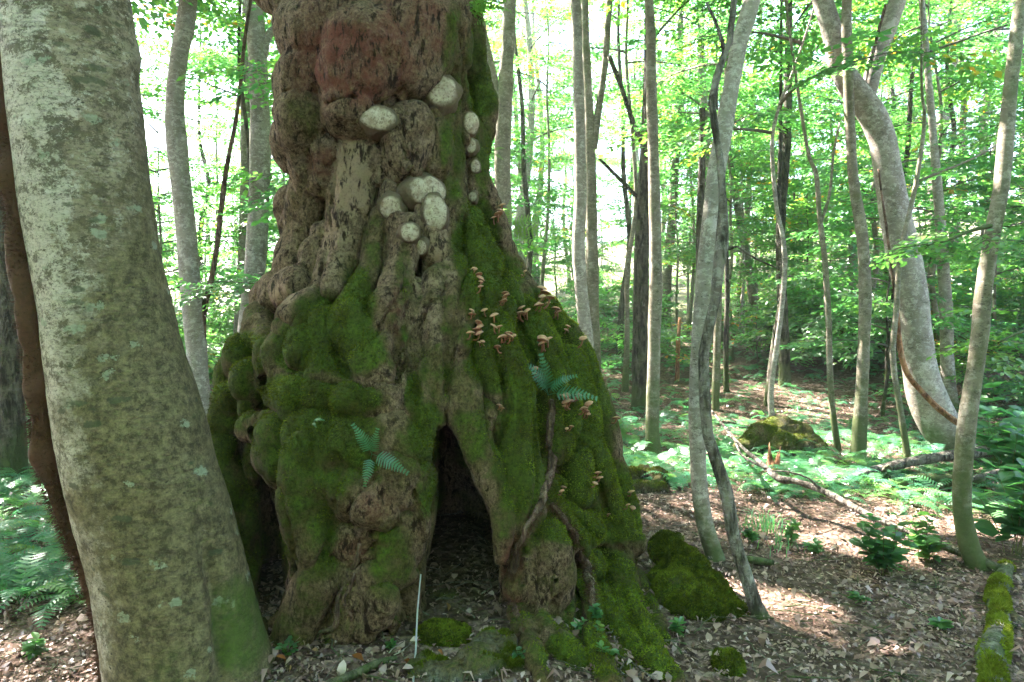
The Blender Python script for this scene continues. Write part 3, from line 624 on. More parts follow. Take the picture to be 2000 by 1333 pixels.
# pale burls on the trunk
def burl(px, py, rx, ry, seed, flat=0.36):
    p, n = thit(px, py); ys = [thit(px + u_ * rx * .6, py + v_ * ry * .6)[0][1] for u_, v_ in ((0, 0), (1, 0), (-1, 0), (0, 1), (0, -1))]; d_ = min(ys) + .35 * (max(min(max(ys), min(ys) + .08) - min(ys), 0)); p = at(px, py, d_)
    d = p[1]; a = 1.05 * rx * d / F; b = 1.05 * ry * d / F
    u = np.linspace(0, 2 * np.pi, 28, endpoint=False); t = np.linspace(0, np.pi * 0.5, 12)
    T, U = np.meshgrid(t, u, indexing='ij')
    zax = norm(n * [.6, .5, 0.25] + np.array([0, -0.6, 0])); xax = norm(np.cross([0, 0, 1], zax)); yax = np.cross(zax, xax)
    dirs = np.sin(T)[..., None] * (np.cos(U)[..., None] * xax * a + np.sin(U)[..., None] * yax * b) + np.cos(T)[..., None] * zax * (a + b) / 2 * flat
    base_r = np.cos(u)[None, :, None] * xax * a + np.sin(u)[None, :, None] * yax * b
    wob = 1 + .16 * np.sin(3 * u + seed) + .10 * np.sin(7 * u + 2 * seed)
    skirt = np.concatenate([base_r * (q * (1 + (wob - 1) * e))[None, :, None] - zax * hh * (a + b) / 2 for q, hh, e in ((1.06, .12, .3), (1.13, .34, .5), (1.2, .9, .5))])
    dirs = np.concatenate([dirs, skirt]); T = np.concatenate([T, np.repeat(np.array([[1.75], [2.0], [2.2]]), T.shape[1], 1)])
    V = (p + zax * (0.006 - 0.02 * a) + dirs).reshape(-1, 3)
    V = V + norm(dirs.reshape(-1, 3)) * (0.22 * a * vnoise(V, 0.11, seed) + 0.06 * a * vnoise(V, 0.03, seed + 1) + 0.03 * a * vnoise(V, 0.012, seed + 2))[:, None]
    nt_, nu = T.shape; i, j = np.meshgrid(np.arange(nt_ - 1), np.arange(nu), indexing='ij'); j2 = (j + 1) % nu
    Fq = np.stack([i * nu + j, (i + 1) * nu + j, (i + 1) * nu + j2, i * nu + j2], -1).reshape(-1, 4)
    o = mk('burl', V - base_o, Fq, M_BURL, old, True, {'rim': np.clip((T.ravel() - 0.55) / 0.75 + 0.25 * vnoise(V, 0.03, 9), 0, 1)})
    o['label'] = 'pale round woody knot'
for k, (x, y, rx, ry) in enumerate([(862, 180, 32, 33), (738, 232, 33, 27), (832, 372, 40, 33), (848, 415, 24, 38), (763, 408, 25, 25), (800, 455, 17, 18), (822, 482, 14, 16), (918, 240, 17, 22), (920, 285, 12, 16), (928, 325, 10, 14), (790, 408, 8, 9), (924, 385, 10, 12)]): burl(x, y, rx, ry, k)

# hanging aerial root with fibrous bark in front of the hollow
def path_on_trunk(pts, lift):
    out = []
    for x, y, r in pts:
        p, n = thit(x, y); rr = r * p[1] / F; out.append((*(p + norm(n + [0, -0.6, 0]) * rr * lift), rr))
    return np.array(out)
def hairs(P, R, count, seed, L, wid=0.0012, down=0.4):
    rg = np.random.default_rng(seed); i = rg.integers(0, len(P), count)
    d0 = norm(rg.normal(size=(count, 3))); T = norm(np.gradient(P, axis=0))[i]; d0 = norm(d0 - T * (d0 * T).sum(1)[:, None])
    b = P[i] + d0 * R[i][:, None] * 0.85 + T * rg.normal(0, 0.01, count)[:, None]
    d = norm(d0 + rg.normal(0, 0.5, (count, 3)) - [0, 0, down]); s = norm(np.cross(d, rg.normal(size=(count, 3)))) * wid
    l = (L * rg.uniform(0.4, 1.3, count))[:, None]
    return np.stack([b - s, b + s, b + d * l], 1).reshape(-1, 3), np.arange(3 * count).reshape(-1, 3)
for pts, nh in (([(1078, 780, 9), (1076, 850, 13), (1074, 920, 15), (1052, 985, 14), (1022, 1045, 13), (1002, 1110, 13), (1004, 1180, 11), (1022, 1235, 9)], 2600),
            ([(1078, 985, 12), (1120, 1045, 12), (1142, 1095, 12), (1150, 1140, 14), (1160, 1190, 10)], 2200), ([(700, 1060, 8), (690, 1110, 9), (668, 1150, 8), (660, 1190, 9), (650, 1225, 8), (622, 1235, 7), (618, 1260, 6)], 200), ([(690, 1120, 6), (675, 1170, 6), (690, 1210, 6), (640, 1245, 6)], 100)):
    P = spline(path_on_trunk(pts, 0.1), 0.015); P[:, 3] *= 0.58; P[:, :3] += 0.012 * np.stack([vnoise(P[:, :3], .05, q) for q in (1, 2, 3)], -1)
    V, Fq = tube(P[:, :3], P[:, 3], 14, 0.8, 4); r = mk('aerial_root', V - base_o, Fq, M_BROWN, old)
    hv, hf = hairs(P[:, :3], P[:, 3], nh, 8, 0.035); tag(mk('root_fibres', hv - base_o, hf, M_HAIR, r, False), None, None, None, 'stuff')

print('old tree', len(OF))

# ================================================================== LEAVES AND CROWNS
def spray_template(rg, n_side=7, L=0.62, leaf=0.078):
    pos = []; dr = []; twigs = []
    def run(p, d, l, sp):
        n = int(l / sp)
        for k in range(n):
            q = p + d * (k + 0.6) * sp; s = 1 if k % 2 else -1
            a = rad(48) * s; dd = np.array([d[0] * math.cos(a) - d[1] * math.sin(a), d[0] * math.sin(a) + d[1] * math.cos(a), 0])
            pos.append(q); dr.append(dd)
        pos.append(p + d * l); dr.append(d); twigs.append((p, p + d * l))
    d = np.array([1.0, 0, 0]); o = np.zeros(3); run(o + d * 0.1, d, L - 0.1, 0.05)
    for k in range(n_side):
        f = 0.12 + 0.8 * k / n_side; s = 1 if k % 2 else -1; a = rad(rg.uniform(35, 55)) * s
        run(o + d * f * L, np.array([math.cos(a), math.sin(a), 0]), L * (0.55 - 0.35 * f) * rg.uniform(0.8, 1.2), 0.048)
    pos = np.array(pos); dr = np.array(dr); n = len(pos)
    pos[:, 2] += rg.normal(0, 0.012, n) - 0.10 * (pos[:, 0] ** 2) / L
    nr = norm(np.stack([rg.normal(0, .32, n), rg.normal(0, .32, n), np.ones(n)], -1))
    dr = norm(dr + np.stack([rg.normal(0, .2, n), rg.normal(0, .2, n), rg.normal(-.15, .2, n)], -1))
    return pos, dr, nr, leaf * rg.uniform(0.7, 1.2, n), twigs
RG = np.random.default_rng(12)
SPRAYS = [spray_template(RG, k) for k in (6, 7, 8, 7, 9)]
def leaves_mesh(pos, dr, nr, ln, six=False):
    side = norm(np.cross(nr, dr)); nr = np.cross(dr, side); l = ln[:, None]
    if not six:
        V = np.stack([pos, pos + dr * l * .45 - side * l * .33 + nr * l * .10, pos + dr * l, pos + dr * l * .45 + side * l * .33 + nr * l * .10], 1).reshape(-1, 3)
        b = np.arange(len(pos))[:, None] * 4
        return V, np.concatenate([b + [0, 1, 2], b + [0, 2, 3]])
    V = np.stack([pos, pos + dr * l * .28 - side * l * .27 + nr * l * .06, pos + dr * l * .68 - side * l * .26 + nr * l * .05, pos + dr * l - nr * l * .06, pos + dr * l * .68 + side * l * .26 + nr * l * .05, pos + dr * l * .28 + side * l * .27 + nr * l * .06, pos + dr * l * .5], 1).reshape(-1, 3)
    b = np.arange(len(pos))[:, None] * 7
    return V, np.concatenate([b + [0, 1, 6], b + [1, 2, 6], b + [2, 3, 6], b + [3, 4, 6], b + [4, 5, 6], b + [5, 0, 6]])
class Crown:
    def __init__(s, seed): s.rg = np.random.default_rng(seed); s.L = []; s.tw = []; s.T = []
    def spray(s, p, az, el, sc=1.0, roll=0.0):
        t = SPRAYS[s.rg.integers(len(SPRAYS))]
        ca, sa, ce, se, cr, sr = math.cos(az), math.sin(az), math.cos(el), math.sin(el), math.cos(roll), math.sin(roll)
        M = np.array([[ca, -sa, 0], [sa, ca, 0], [0, 0, 1]]) @ np.array([[ce, 0, -se], [0, 1, 0], [se, 0, ce]]) @ np.array([[1, 0, 0], [0, cr, -sr], [0, sr, cr]])
        s.L.append((t[0] * sc @ M.T + p, t[1] @ M.T, t[2] @ M.T, t[3] * min(sc, 1.25) * s.rg.uniform(.9, 1.1)))
        s.T.append(np.clip(s.rg.normal(.45, .2) + s.rg.normal(0, .12, len(t[0])), 0, .97))
        for a, b in t[4]: s.tw.append((a * sc @ M.T + p, b * sc @ M.T + p))
    def branch(s, p, az, length, rise=0.25, r=0.012, dens=1.0, sc=1.0):
        n = 7; t = np.linspace(0, 1, n); b = s.rg.normal(0, 0.35)
        A = az + b * t; step = length / (n - 1)
        P = [np.array(p, float)]
        for k in range(1, n):
            P.append(P[-1] + step * np.array([math.cos(A[k]), math.sin(A[k]), rise * (1 - 1.3 * t[k]) + s.rg.normal(0, .05)]))
        P = np.array(P)
        k = max(3, int(length / 0.17 * dens))
        for q in range(k):
            f = 0.2 + 0.8 * (q + s.rg.uniform(0, 1)) / k; x = f * (n - 1); i = min(int(x), n - 2)
            pp = P[i] + (x - i) * (P[i + 1] - P[i]); sd = (1 if q % 2 else -1) * s.rg.uniform(.4, 1.1)
            s.spray(pp, A[i] + sd, s.rg.normal(-0.02, .2), sc * s.rg.uniform(.75, 1.25) * (1.15 - .35 * f), s.rg.normal(0, .25))
        s.spray(P[-1], A[-1], s.rg.normal(-.1, .1), sc)
        s.tube = getattr(s, 'tube', []); s.tube.append(tube(P, np.linspace(r, 0.003, n), 5, cap=False))
    def build(s, parent, org, mat=None, six=False, cull=None, twig_mat=None, name='crown'):
        pos, dr, nr, ln = (np.concatenate([l[k] for l in s.L]) for k in range(4)); tint = np.concatenate(s.T)
        rr = s.rg.uniform(0, 1, len(tint)); tint = np.where(rr > 0.996, 1.0, tint)
        if cull is not None:
            k = cull(pos); pos, dr, nr, ln, tint = pos[k], dr[k], nr[k], ln[k], tint[k]
        V, Ft = leaves_mesh(pos, dr, nr, ln, six)
        o = mk(name, V - org, Ft, mat or M_LEAF, parent, False, {'tint': np.repeat(tint, 7 if six else 4)})
        parts = list(getattr(s, 'tube', []))
        if s.tw:
            tw = np.array(s.tw); a, b = tw[:, 0], tw[:, 1]
            if cull is not None: k = cull((a + b) / 2); a, b = a[k], b[k]
            d = norm(b - a); u = norm(np.cross(d, [0.3, 0.2, 1])); v = np.cross(d, u); r = 0.0028
            VV = np.stack([a + u * r, a - u * r * .5 + v * r, a - u * r * .5 - v * r, b, b + u * .001, b + v * .001], 1).reshape(-1, 3)
            k = np.arange(len(a))[:, None] * 6
            parts.append((VV, np.concatenate([k + [0, 1, 4, 3], k + [1, 2, 5, 4], k + [2, 0, 3, 5]])))
        V, Fq = join(parts)
        tag(mk('twigs', V - org, Fq, twig_mat or M_TWIG, o, False), None, None, None, 'stuff')
        return o

# ================================================================== EXPLICIT TREES
def px_path(pts, depth):
    out = []
    for p in pts:
        d = p[3] if len(p) > 3 else depth
        out.append((*at(p[0], p[1], d), p[2] / 2 * d / F))
    return np.array(out)
TREES = {}
BEAMS = []
for px, py, r in [(1650, 955, .55), (1560, 985, .38), (1780, 1000, .45), (1450, 960, .4), (1400, 830, .6), (1600, 850, .5), (1300, 850, .45), (1740, 880, .5), (1500, 800, .7), (1750, 1080, .25), (1620, 1060, .22), (1330, 760, .6), (240, 1180, .22), (1460, 1300, .16), (1600, 1240, .12), (1900, 1020, .3), (1330, 900, .3), (1340, 1000, .2)]:
    BEAMS.append((gnd(px, py), r))
for px, py, d, r in [(368, 560, 7.7, .35), (505, 350, 8.2, .4), (1140, 720, 3.4, .16), (1085, 620, 3.6, .14), (1015, 450, 4.4, .3), (940, 40, 4.2, .3), (1420, 200, 4, .2), (1960, 430, 3.7, .4), (1230, 930, 3.6, .12), (80, 300, 2.8, .14), (1610, 100, 7, .4)]:
    BEAMS.append((at(px, py, d), r))
GAP0 = np.array([-0.5, 3.0, 0.8]); GAPD = np.array([-0.45, -0.42, 1.0]); GAPD /= np.linalg.norm(GAPD)  # added skylight cone, cleared of leaves to light the trunk from above
def cull_beams(pos):
    keep = np.ones(len(pos), bool)
    d = pos - GAP0; keep &= (d @ GAPD) / (np.linalg.norm(d, axis=1) + 1e-6) < math.cos(rad(12))
    for p, r in BEAMS:
        d = pos - p; t = d @ SUN; dist = np.linalg.norm(d - t[:, None] * SUN, axis=1)
        keep &= ~((dist < r) & (t > 0.25))
    return keep
def trunk_tree(name, label, pts, depth, mat, top=9.0, limbs=(), group=None, sides=14, rough=0.18, flare=1.5, crown=None, crown_r=2.4, seed=1, base_ground=True, part_mats=None, extra=None):
    P = px_path(pts, depth); rg = np.random.default_rng(seed)
    base = P[0, :3].copy(); base[2] = hgt(base[0], base[1])
    # foot in the ground, flaring
    P = np.vstack([[*(P[0, :3] - [0, 0, 0.15]), P[0, 3] * flare], P])
    if P[1, 2] > base[2] + 0.3:                              # base hidden behind something: run it down to the soil
        f = P[1].copy(); f[2] = base[2] - 0.15; f[3] *= 1.25; P[0] = f
    if top and P[-1, 2] < top:
        d = norm(P[-1, :3] - P[-2, :3]); r = P[-1, 3]; q = P[-1, :3].copy(); nst = max(2, int((top - q[2]) / 1.2)); z0 = q[2]
        for k in range(nst):
            d = norm(d * 0.7 + np.array([0, 0, 0.4]) + rg.normal(0, .05, 3)); q = q + d * (top - z0) / nst
            P = np.vstack([P, [*q, r * (1 - 0.8 * (k + 1) / nst)]])
    t = thing(name, label, 'tree', base, group)
    S = spline(P, 0.07); parts = [tube(S[:, :3], S[:, 3], sides, rough, seed)]
    V, Fq = join(parts); mk('trunk', V - base, Fq, mat, t)
    for L in limbs:
        pts2 = px_path(L['p'], L.get('d', depth)); S2 = spline(pts2, 0.06)
        if L.get('up'):
            d = norm(pts2[-1, :3] - pts2[-2, :3]); q = pts2[-1].copy(); ext = [pts2]
            for k in range(3):
                q = q.copy(); q[:3] += d * 0.8 + [0, 0, .2]; q[3] *= .65; ext.append(q[None])
            S2 = spline(np.vstack(ext), 0.06)
        V, Fq = tube(S2[:, :3], S2[:, 3], 8, 0.18, seed + 3); mk(L.get('n', 'limb'), V - base, Fq, L.get('m', mat), t)
    if crown:
        c = Crown(seed + 50); Pt = P[:, :3]; z0 = crown[0]; z1 = P[-1, 2]
        nbr = max(4, int(crown[1] * .6))
        for k in range(nbr):
            z = z0 + (z1 - z0) * (k + rg.uniform(0, 1)) / nbr; p = np.array([np.interp(z, Pt[:, 2], Pt[:, q]) for q in range(3)])
            c.branch(p, rg.uniform(0, 6.283), crown_r * rg.uniform(.6, 1.15) * (1.1 - 0.5 * (z - z0) / max(z1 - z0, .1)), 0.3, 0.02, 1.0, 1.25)
        if extra: extra(c)
        c.build(t, base, cull=cull_beams)
    return t
T = trunk_tree
B0 = 'beech_tree'
T(B0, 'pale grey brown trunk standing in ferns beside the leaning vine clad trunk', [(25, 940, 62), (22, 860, 52), (18, 650, 46), (12, 300, 42), (8, 0, 40)], 5.9, M_BEECH_D, 9, crown=(4.2, 16), seed=21)
T(B0, 'silvery curved trunk with a dark vine rising from its fork', [(393, 850, 46), (388, 760, 42), (380, 640, 40), (368, 520, 38), (360, 420, 38), (345, 280, 37), (342, 200, 35), (350, 110, 34), (368, 0, 32)], 7.7, M_BEECH, 10, crown=(6, 16), seed=22, flare=1.2,
  limbs=[{'n': 'vine', 'm': M_BROWN, 'p': [(395, 660, 14), (398, 610, 13), (412, 550, 11), (424, 480, 10), (433, 400, 11), (444, 320, 9), (460, 240, 8), (468, 180, 8), (478, 80, 7), (492, -20, 6)], 'up': 1}])
T(B0, 'silvery straight trunk behind the mossy left shoulder of the old tree', [(490, 780, 50), (488, 650, 44), (500, 500, 40), (508, 300, 38), (506, 180, 37), (500, 60, 36), (498, 0, 34)], 8.2, M_BEECH, 10.5, crown=(6.3, 16), seed=23, flare=1.2,
  limbs=[{'p': [(515, 110, 16), (524, 70, 15), (545, 45, 12), (560, 20, 11), (590, -30, 9)], 'up': 1}, {'p': [(496, 50, 14), (484, 10, 11), (478, -30, 10)], 'up': 1}])
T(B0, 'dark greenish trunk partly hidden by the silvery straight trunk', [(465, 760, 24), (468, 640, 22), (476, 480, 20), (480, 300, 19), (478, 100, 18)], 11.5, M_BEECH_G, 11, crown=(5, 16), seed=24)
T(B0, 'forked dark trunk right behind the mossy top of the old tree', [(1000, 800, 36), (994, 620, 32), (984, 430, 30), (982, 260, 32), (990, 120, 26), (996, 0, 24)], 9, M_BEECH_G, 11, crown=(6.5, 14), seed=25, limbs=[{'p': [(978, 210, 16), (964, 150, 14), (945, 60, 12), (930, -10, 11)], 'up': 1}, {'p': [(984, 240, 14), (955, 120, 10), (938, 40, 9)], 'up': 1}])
T(B0, 'pale smooth trunk rising just right of the mushroom covered slope', [(1148, 830, 32), (1146, 690, 28), (1138, 600, 26), (1130, 480, 25), (1134, 380, 24), (1132, 250, 22), (1128, 120, 21), (1124, 0, 20)], 8, M_BEECH, 11, crown=(6, 14), seed=26)
T(B0, 'mossy trunk splitting into two narrow stems behind the pale smooth one', [(1160, 850, 30), (1160, 720, 26), (1156, 500, 24), (1154, 350, 22), (1152, 260, 20), (1146, 130, 16), (1142, 0, 15)], 10, M_BEECH_G, 11, crown=(6, 14), seed=27, limbs=[{'p': [(1158, 290, 17), (1168, 220, 14), (1182, 120, 13), (1190, 0, 12)], 'up': 1}])
T(B0, 'straight grey trunk with a dark slot at its foot among ferns', [(1276, 885, 30), (1275, 800, 25), (1277, 680, 25), (1281, 560, 26), (1280, 480, 24), (1276, 300, 22), (1272, 150, 19), (1270, 40, 17)], 7, M_BEECH_G, 9.5, crown=(5.6, 16), seed=28, flare=1.2)
T(B0, 'rough dark bark trunk behind the straight grey trunk', [(1252, 850, 42), (1250, 740, 34), (1252, 560, 32), (1256, 400, 28), (1262, 280, 22), (1266, 120, 18)], 9.6, M_BEECH_D, 9, crown=(5, 16), seed=29, rough=0.25, limbs=[{'p': [(1256, 280, 14), (1240, 250, 11), (1215, 175, 9), (1190, 110, 9)]}, {'p': [(1256, 400, 10), (1230, 370, 8), (1170, 310, 6)]}])
T(B0, 'tall slim pale trunk leaning right over the leaf strewn path', [(1398, 1100, 40), (1378, 1030, 34), (1366, 950, 32), (1362, 850, 32), (1364, 740, 33), (1372, 600, 34), (1384, 480, 34), (1396, 360, 34), (1412, 260, 33), (1432, 150, 31), (1448, 70, 31), (1475, -20, 30)], 4.0, M_BEECH, 8, crown=(4.4, 14), seed=30, sides=18)
T('twisted_tree', 'twisted thin brown trunk with black scars wound against the slim pale one', [(1496, 1225, 34), (1474, 1180, 30), (1452, 1110, 27), (1432, 1040, 25), (1418, 960, 25), (1398, 900, 24), (1382, 850, 22), (1376, 760, 22), (1374, 690, 22), (1384, 640, 23), (1396, 590, 22), (1404, 520, 22), (1410, 480, 24), (1412, 400, 17), (1406, 310, 15), (1396, 250, 13), (1390, 200, 14), (1400, 150, 14), (1420, 90, 12), (1432, 20, 11)], 3.25, M_DEADWOOD, 5.5, crown=(3.9, 5), crown_r=1.2, seed=31, sides=14, rough=.22,
  limbs=[{'n': 'branch', 'p': [(1416, 100, 10), (1404, 60, 8), (1392, 30, 6), (1380, 5, 5)]}, {'n': 'branch', 'p': [(1410, 490, 8), (1440, 482, 5), (1475, 505, 4), (1520, 525, 3)]}])
T('curved_tree', 'thick curved trunk forking into two big limbs with a red brown vine', [(1905, 910, 90), (1868, 868, 80), (1828, 815, 72), (1800, 740, 66), (1788, 660, 62), (1780, 580, 60), (1764, 500, 60), (1748, 420, 57), (1735, 340, 52), (1722, 270, 50), (1700, 220, 50), (1668, 178, 46), (1642, 130, 40), (1624, 60, 36), (1606, 0, 34), (1590, -60, 32)], 6.9, M_BEECH, 10, crown=(6.3, 18), crown_r=3.0, seed=32, sides=24, rough=.22, flare=1.15,
  limbs=[{'p': [(1690, 205, 34), (1700, 165, 32), (1714, 110, 32), (1738, 45, 33), (1762, -30, 30)], 'up': 1}, {'n': 'vine', 'm': M_SNAG, 'd': 6.55, 'p': [(1752, 610, 8), (1758, 680, 10), (1772, 730, 11), (1800, 765, 11), (1835, 800, 12), (1872, 828, 12), (1900, 850, 11), (1935, 880, 10)]}, {'n': 'vine', 'm': M_BROWN, 'd': 6.65, 'p': [(1752, 600, 7), (1744, 540, 6), (1736, 480, 5), (1728, 420, 5), (1722, 380, 4), (1716, 330, 4)]}, {'n': 'vine', 'm': M_BROWN, 'd': 6.6, 'p': [(1700, 130, 5), (1716, 60, 6), (1730, 10, 6)]}])
T(B0, 'slim straight trunk with a bright left edge in front of the curved one', [(1676, 900, 34), (1680, 820, 25), (1686, 700, 24), (1690, 580, 24), (1684, 460, 22), (1668, 360, 21), (1660, 240, 19), (1655, 100, 18), (1654, 0, 17)], 6.7, M_BEECH_G, 9.5, crown=(5.6, 14), seed=33)
T('young_tree', 'thin wavy grey stem left of the slim straight trunk', [(1638, 892, 15), (1626, 800, 12), (1620, 700, 12), (1618, 620, 12), (1610, 500, 11), (1600, 420, 10), (1594, 340, 9), (1575, 280, 7)], 6.9, M_BEECH_G, 6.0, crown=(4.6, 7), crown_r=1.2, seed=34, limbs=[{'n': 'branch', 'p': [(1602, 440, 7), (1620, 380, 6), (1628, 300, 5), (1640, 240, 4)]}])
T(B0, 'smooth blotched trunk curving at its foot beside the mossy log', [(1915, 1122, 46), (1895, 1070, 38), (1880, 1000, 34), (1880, 920, 33), (1890, 820, 33), (1905, 720, 32), (1915, 640, 32), (1922, 560, 30), (1940, 450, 29), (1956, 360, 28), (1966, 260, 26), (1976, 150, 24), (1992, 20, 23), (2004, -60, 22)], 3.9, M_BEECH_G, 7.5, crown=(4.6, 12), crown_r=1.9, seed=35, sides=18)
T(B0, 'pale trunk just right of the curved trunk', [(1856, 800, 30), (1850, 700, 24), (1848, 600, 23), (1842, 520, 22), (1836, 430, 18), (1828, 330, 15)], 9, M_BEECH, 9, crown=(4.4, 14), seed=36)
T('young_tree', 'thin bent stem crossing in front of the curved trunk', [(1772, 890, 14), (1758, 800, 12), (1744, 700, 11), (1750, 610, 10), (1758, 500, 10), (1778, 410, 9), (1794, 330, 8), (1806, 230, 6), (1800, 160, 5)], 6.4, M_BEECH_G, 6.0, crown=(4.8, 6), crown_r=1.1, seed=37, limbs=[{'n': 'branch', 'p': [(1790, 355, 6), (1840, 335, 5), (1900, 310, 4), (1970, 270, 3)]}])
T('young_tree', 'wavy pale sapling standing behind the low mossy rock', [(1520, 880, 14), (1506, 800, 12), (1508, 740, 11), (1522, 640, 10), (1532, 540, 10), (1530, 470, 9), (1516, 400, 8), (1508, 280, 7), (1524, 200, 6), (1545, 150, 5)], 7.2, M_BEECH, 5.5, crown=(3.1, 9), crown_r=1.5, seed=38)
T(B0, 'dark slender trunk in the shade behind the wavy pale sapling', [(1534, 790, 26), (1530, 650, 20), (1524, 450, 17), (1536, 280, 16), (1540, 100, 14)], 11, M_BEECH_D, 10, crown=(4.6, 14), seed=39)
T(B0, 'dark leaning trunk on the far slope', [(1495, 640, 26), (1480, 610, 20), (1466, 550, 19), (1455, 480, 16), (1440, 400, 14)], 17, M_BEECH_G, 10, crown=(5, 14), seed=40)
T('young_tree', 'short dark stem bent at its foot in sunny litter', [(1432, 785, 16), (1420, 770, 12), (1418, 690, 10), (1420, 560, 9), (1416, 430, 8)], 10.5, M_BEECH_D, 6, crown=(3.0, 9), crown_r=1.4, seed=41)
T(B0, 'thin grey trunk behind the twisted brown one', [(1396, 850, 16), (1400, 700, 14), (1404, 560, 13), (1412, 300, 11)], 9.5, M_BEECH_G, 8, crown=(4.6, 12), seed=42)
T(B0, 'brown trunk without bark left of the slim pale tree', [(1366, 830, 15), (1366, 500, 14), (1370, 350, 13), (1372, 212, 12)], 9, M_BEECH_D, 0, seed=43)
T('bare_snag', 'short reddish bare snag standing in bright litter', [(1322, 772, 11), (1323, 720, 9), (1325, 660, 8), (1328, 620, 6)], 11.5, M_SNAG, 0, seed=44, sides=8, rough=.3)

# ================================================================== LEFT LEANING TRUNK WITH VINE
EDGE = np.array([(-260, -8, 205), (-120, 8, 222), (0, 20, 244), (90, 27, 255), (200, 36, 264), (300, 48, 274), (400, 60, 287), (500, 76, 303), (600, 92, 325), (700, 104, 350), (800, 118, 382), (900, 138, 412), (1000, 164, 440), (1100, 188, 468), (1200, 204, 494), (1290, 214, 522), (1380, 200, 560)], float)
LD = 2.72
Lb = np.array([at((e[1] + e[2]) / 2, e[0], LD) for e in EDGE])[::-1]; Lr = np.array([(e[2] - e[1]) / 2 * LD / F for e in EDGE])[::-1]
up_ext = [Lb[-1] + np.array([-0.10, 0.05, 1.0]) * k for k in (1, 2, 3.2, 4.5)]
LP = np.vstack([np.column_stack([Lb, Lr]), np.column_stack([up_ext, [0.16, .13, .09, .05]])])
LS = spline(LP, 0.014)
LV, LF = tube(LS[:, :3], LS[:, 3] * 0.985, 110, 0.0)
LN = vnormals(LV, LF); LN = np.where(((LV - [LS[0, 0], LD, 0]) * LN).sum(1)[:, None] < -9, -LN, LN)
lpx, lpy = project(LV)
gl = np.interp(lpy, [930, 1050, 1180, 1333], [395, 402, 428, 436]); front = LV[:, 1] < LD
dsp = -0.045 * np.exp(-((lpx - gl) / 17) ** 2) * sstep(960, 1120, lpy) * front
dsp += 0.020 * np.exp(-((lpx - 345) / 60) ** 2 - ((lpy - 1180) / 160) ** 2) * front
dsp += 0.010 * fbm(LV * [1, 1, .6], 0.22, 31, 3) + 0.004 * fbm(LV * [1, 1, 1.4], 0.05, 32, 3) * sstep(200, 900, lpy)
for y0, sl in ((38, .16), (62, .20), (84, .28), (20, .10)):
    yy = y0 + sl * np.maximum(lpx - 120, 0) * 0.5 - 0.06 * np.maximum(120 - lpx, 0) + 6 * vnoise(LV, .05, 33)
    dsp -= 0.006 * np.exp(-((lpy - yy) / 5) ** 2) * front
for x, y, r, a in ((252, 118, 26, .022), (135, 130, 20, .008), (52, 250, 16, .010), (150, 245, 14, -.008), (180, 200, 30, .006), (300, 940, 50, .012), (400, 900, 40, -.012)):
    dsp += a * np.exp(-((lpx - x) ** 2 + (lpy - y) ** 2) / r ** 2) * (front | (x > 245))
LV = LV + LN * dsp[:, None]; LN = vnormals(LV, LF)
lbase = np.array([LS[0, 0], LD, 0.0])
lefttree = thing('leaning_tree', 'big smooth grey beech trunk leaning left with blotchy lichen', 'tree', lbase)
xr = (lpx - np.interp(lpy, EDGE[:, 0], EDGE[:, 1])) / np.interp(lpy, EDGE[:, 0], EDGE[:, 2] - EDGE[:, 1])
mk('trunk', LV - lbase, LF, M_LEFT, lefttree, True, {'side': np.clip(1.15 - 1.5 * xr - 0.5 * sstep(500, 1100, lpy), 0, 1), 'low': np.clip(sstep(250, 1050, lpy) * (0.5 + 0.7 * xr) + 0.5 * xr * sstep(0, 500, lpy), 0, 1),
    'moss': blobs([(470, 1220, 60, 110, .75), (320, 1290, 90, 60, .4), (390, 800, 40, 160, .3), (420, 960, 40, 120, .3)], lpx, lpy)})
c = Crown(61); rg = np.random.default_rng(6)
for k in range(18):
    f = rg.uniform(0.3, 1); p = LP[-5, :3] + f * (LP[-1, :3] - LP[-5, :3]); c.branch(p, rg.uniform(0, 6.28), rg.uniform(1.6, 2.6), 0.3, .03, 1.0, 1.25)
c.build(lefttree, lbase, cull=cull_beams)
vp = px_path([(4, -140, 40), (8, 0, 40), (12, 120, 40), (20, 240, 38), (30, 350, 38), (50, 480, 40), (66, 600, 40), (80, 720, 38), (90, 850, 38), (104, 930, 38), (128, 1000, 32), (152, 1070, 28), (178, 1120, 26), (196, 1200, 22), (207, 1280, 18), (212, 1360, 15)], LD - 0.10)
vp = np.vstack([vp, ]) ; vS = spline(vp[::-1], 0.016)
vS[:, 3] *= 1.12; vS[:, 0] -= .012
vV, vF = tube(vS[:, :3], vS[:, 3], 22, 0.75, 9)
vine = thing('climbing_vine', 'thick red brown hairy vine climbing the leaning smooth trunk', 'vine', vS[0, :3])
mk('stem', vV - vS[0, :3], vF, M_HAIR, vine)
hv, hf = hairs(vS[:, :3], vS[:, 3], 15000, 5, 0.034, 0.0017, 0.0); tag(mk('rootlets', hv - vS[0, :3], hf, M_HAIR, vine, False), None, None, None, 'stuff')

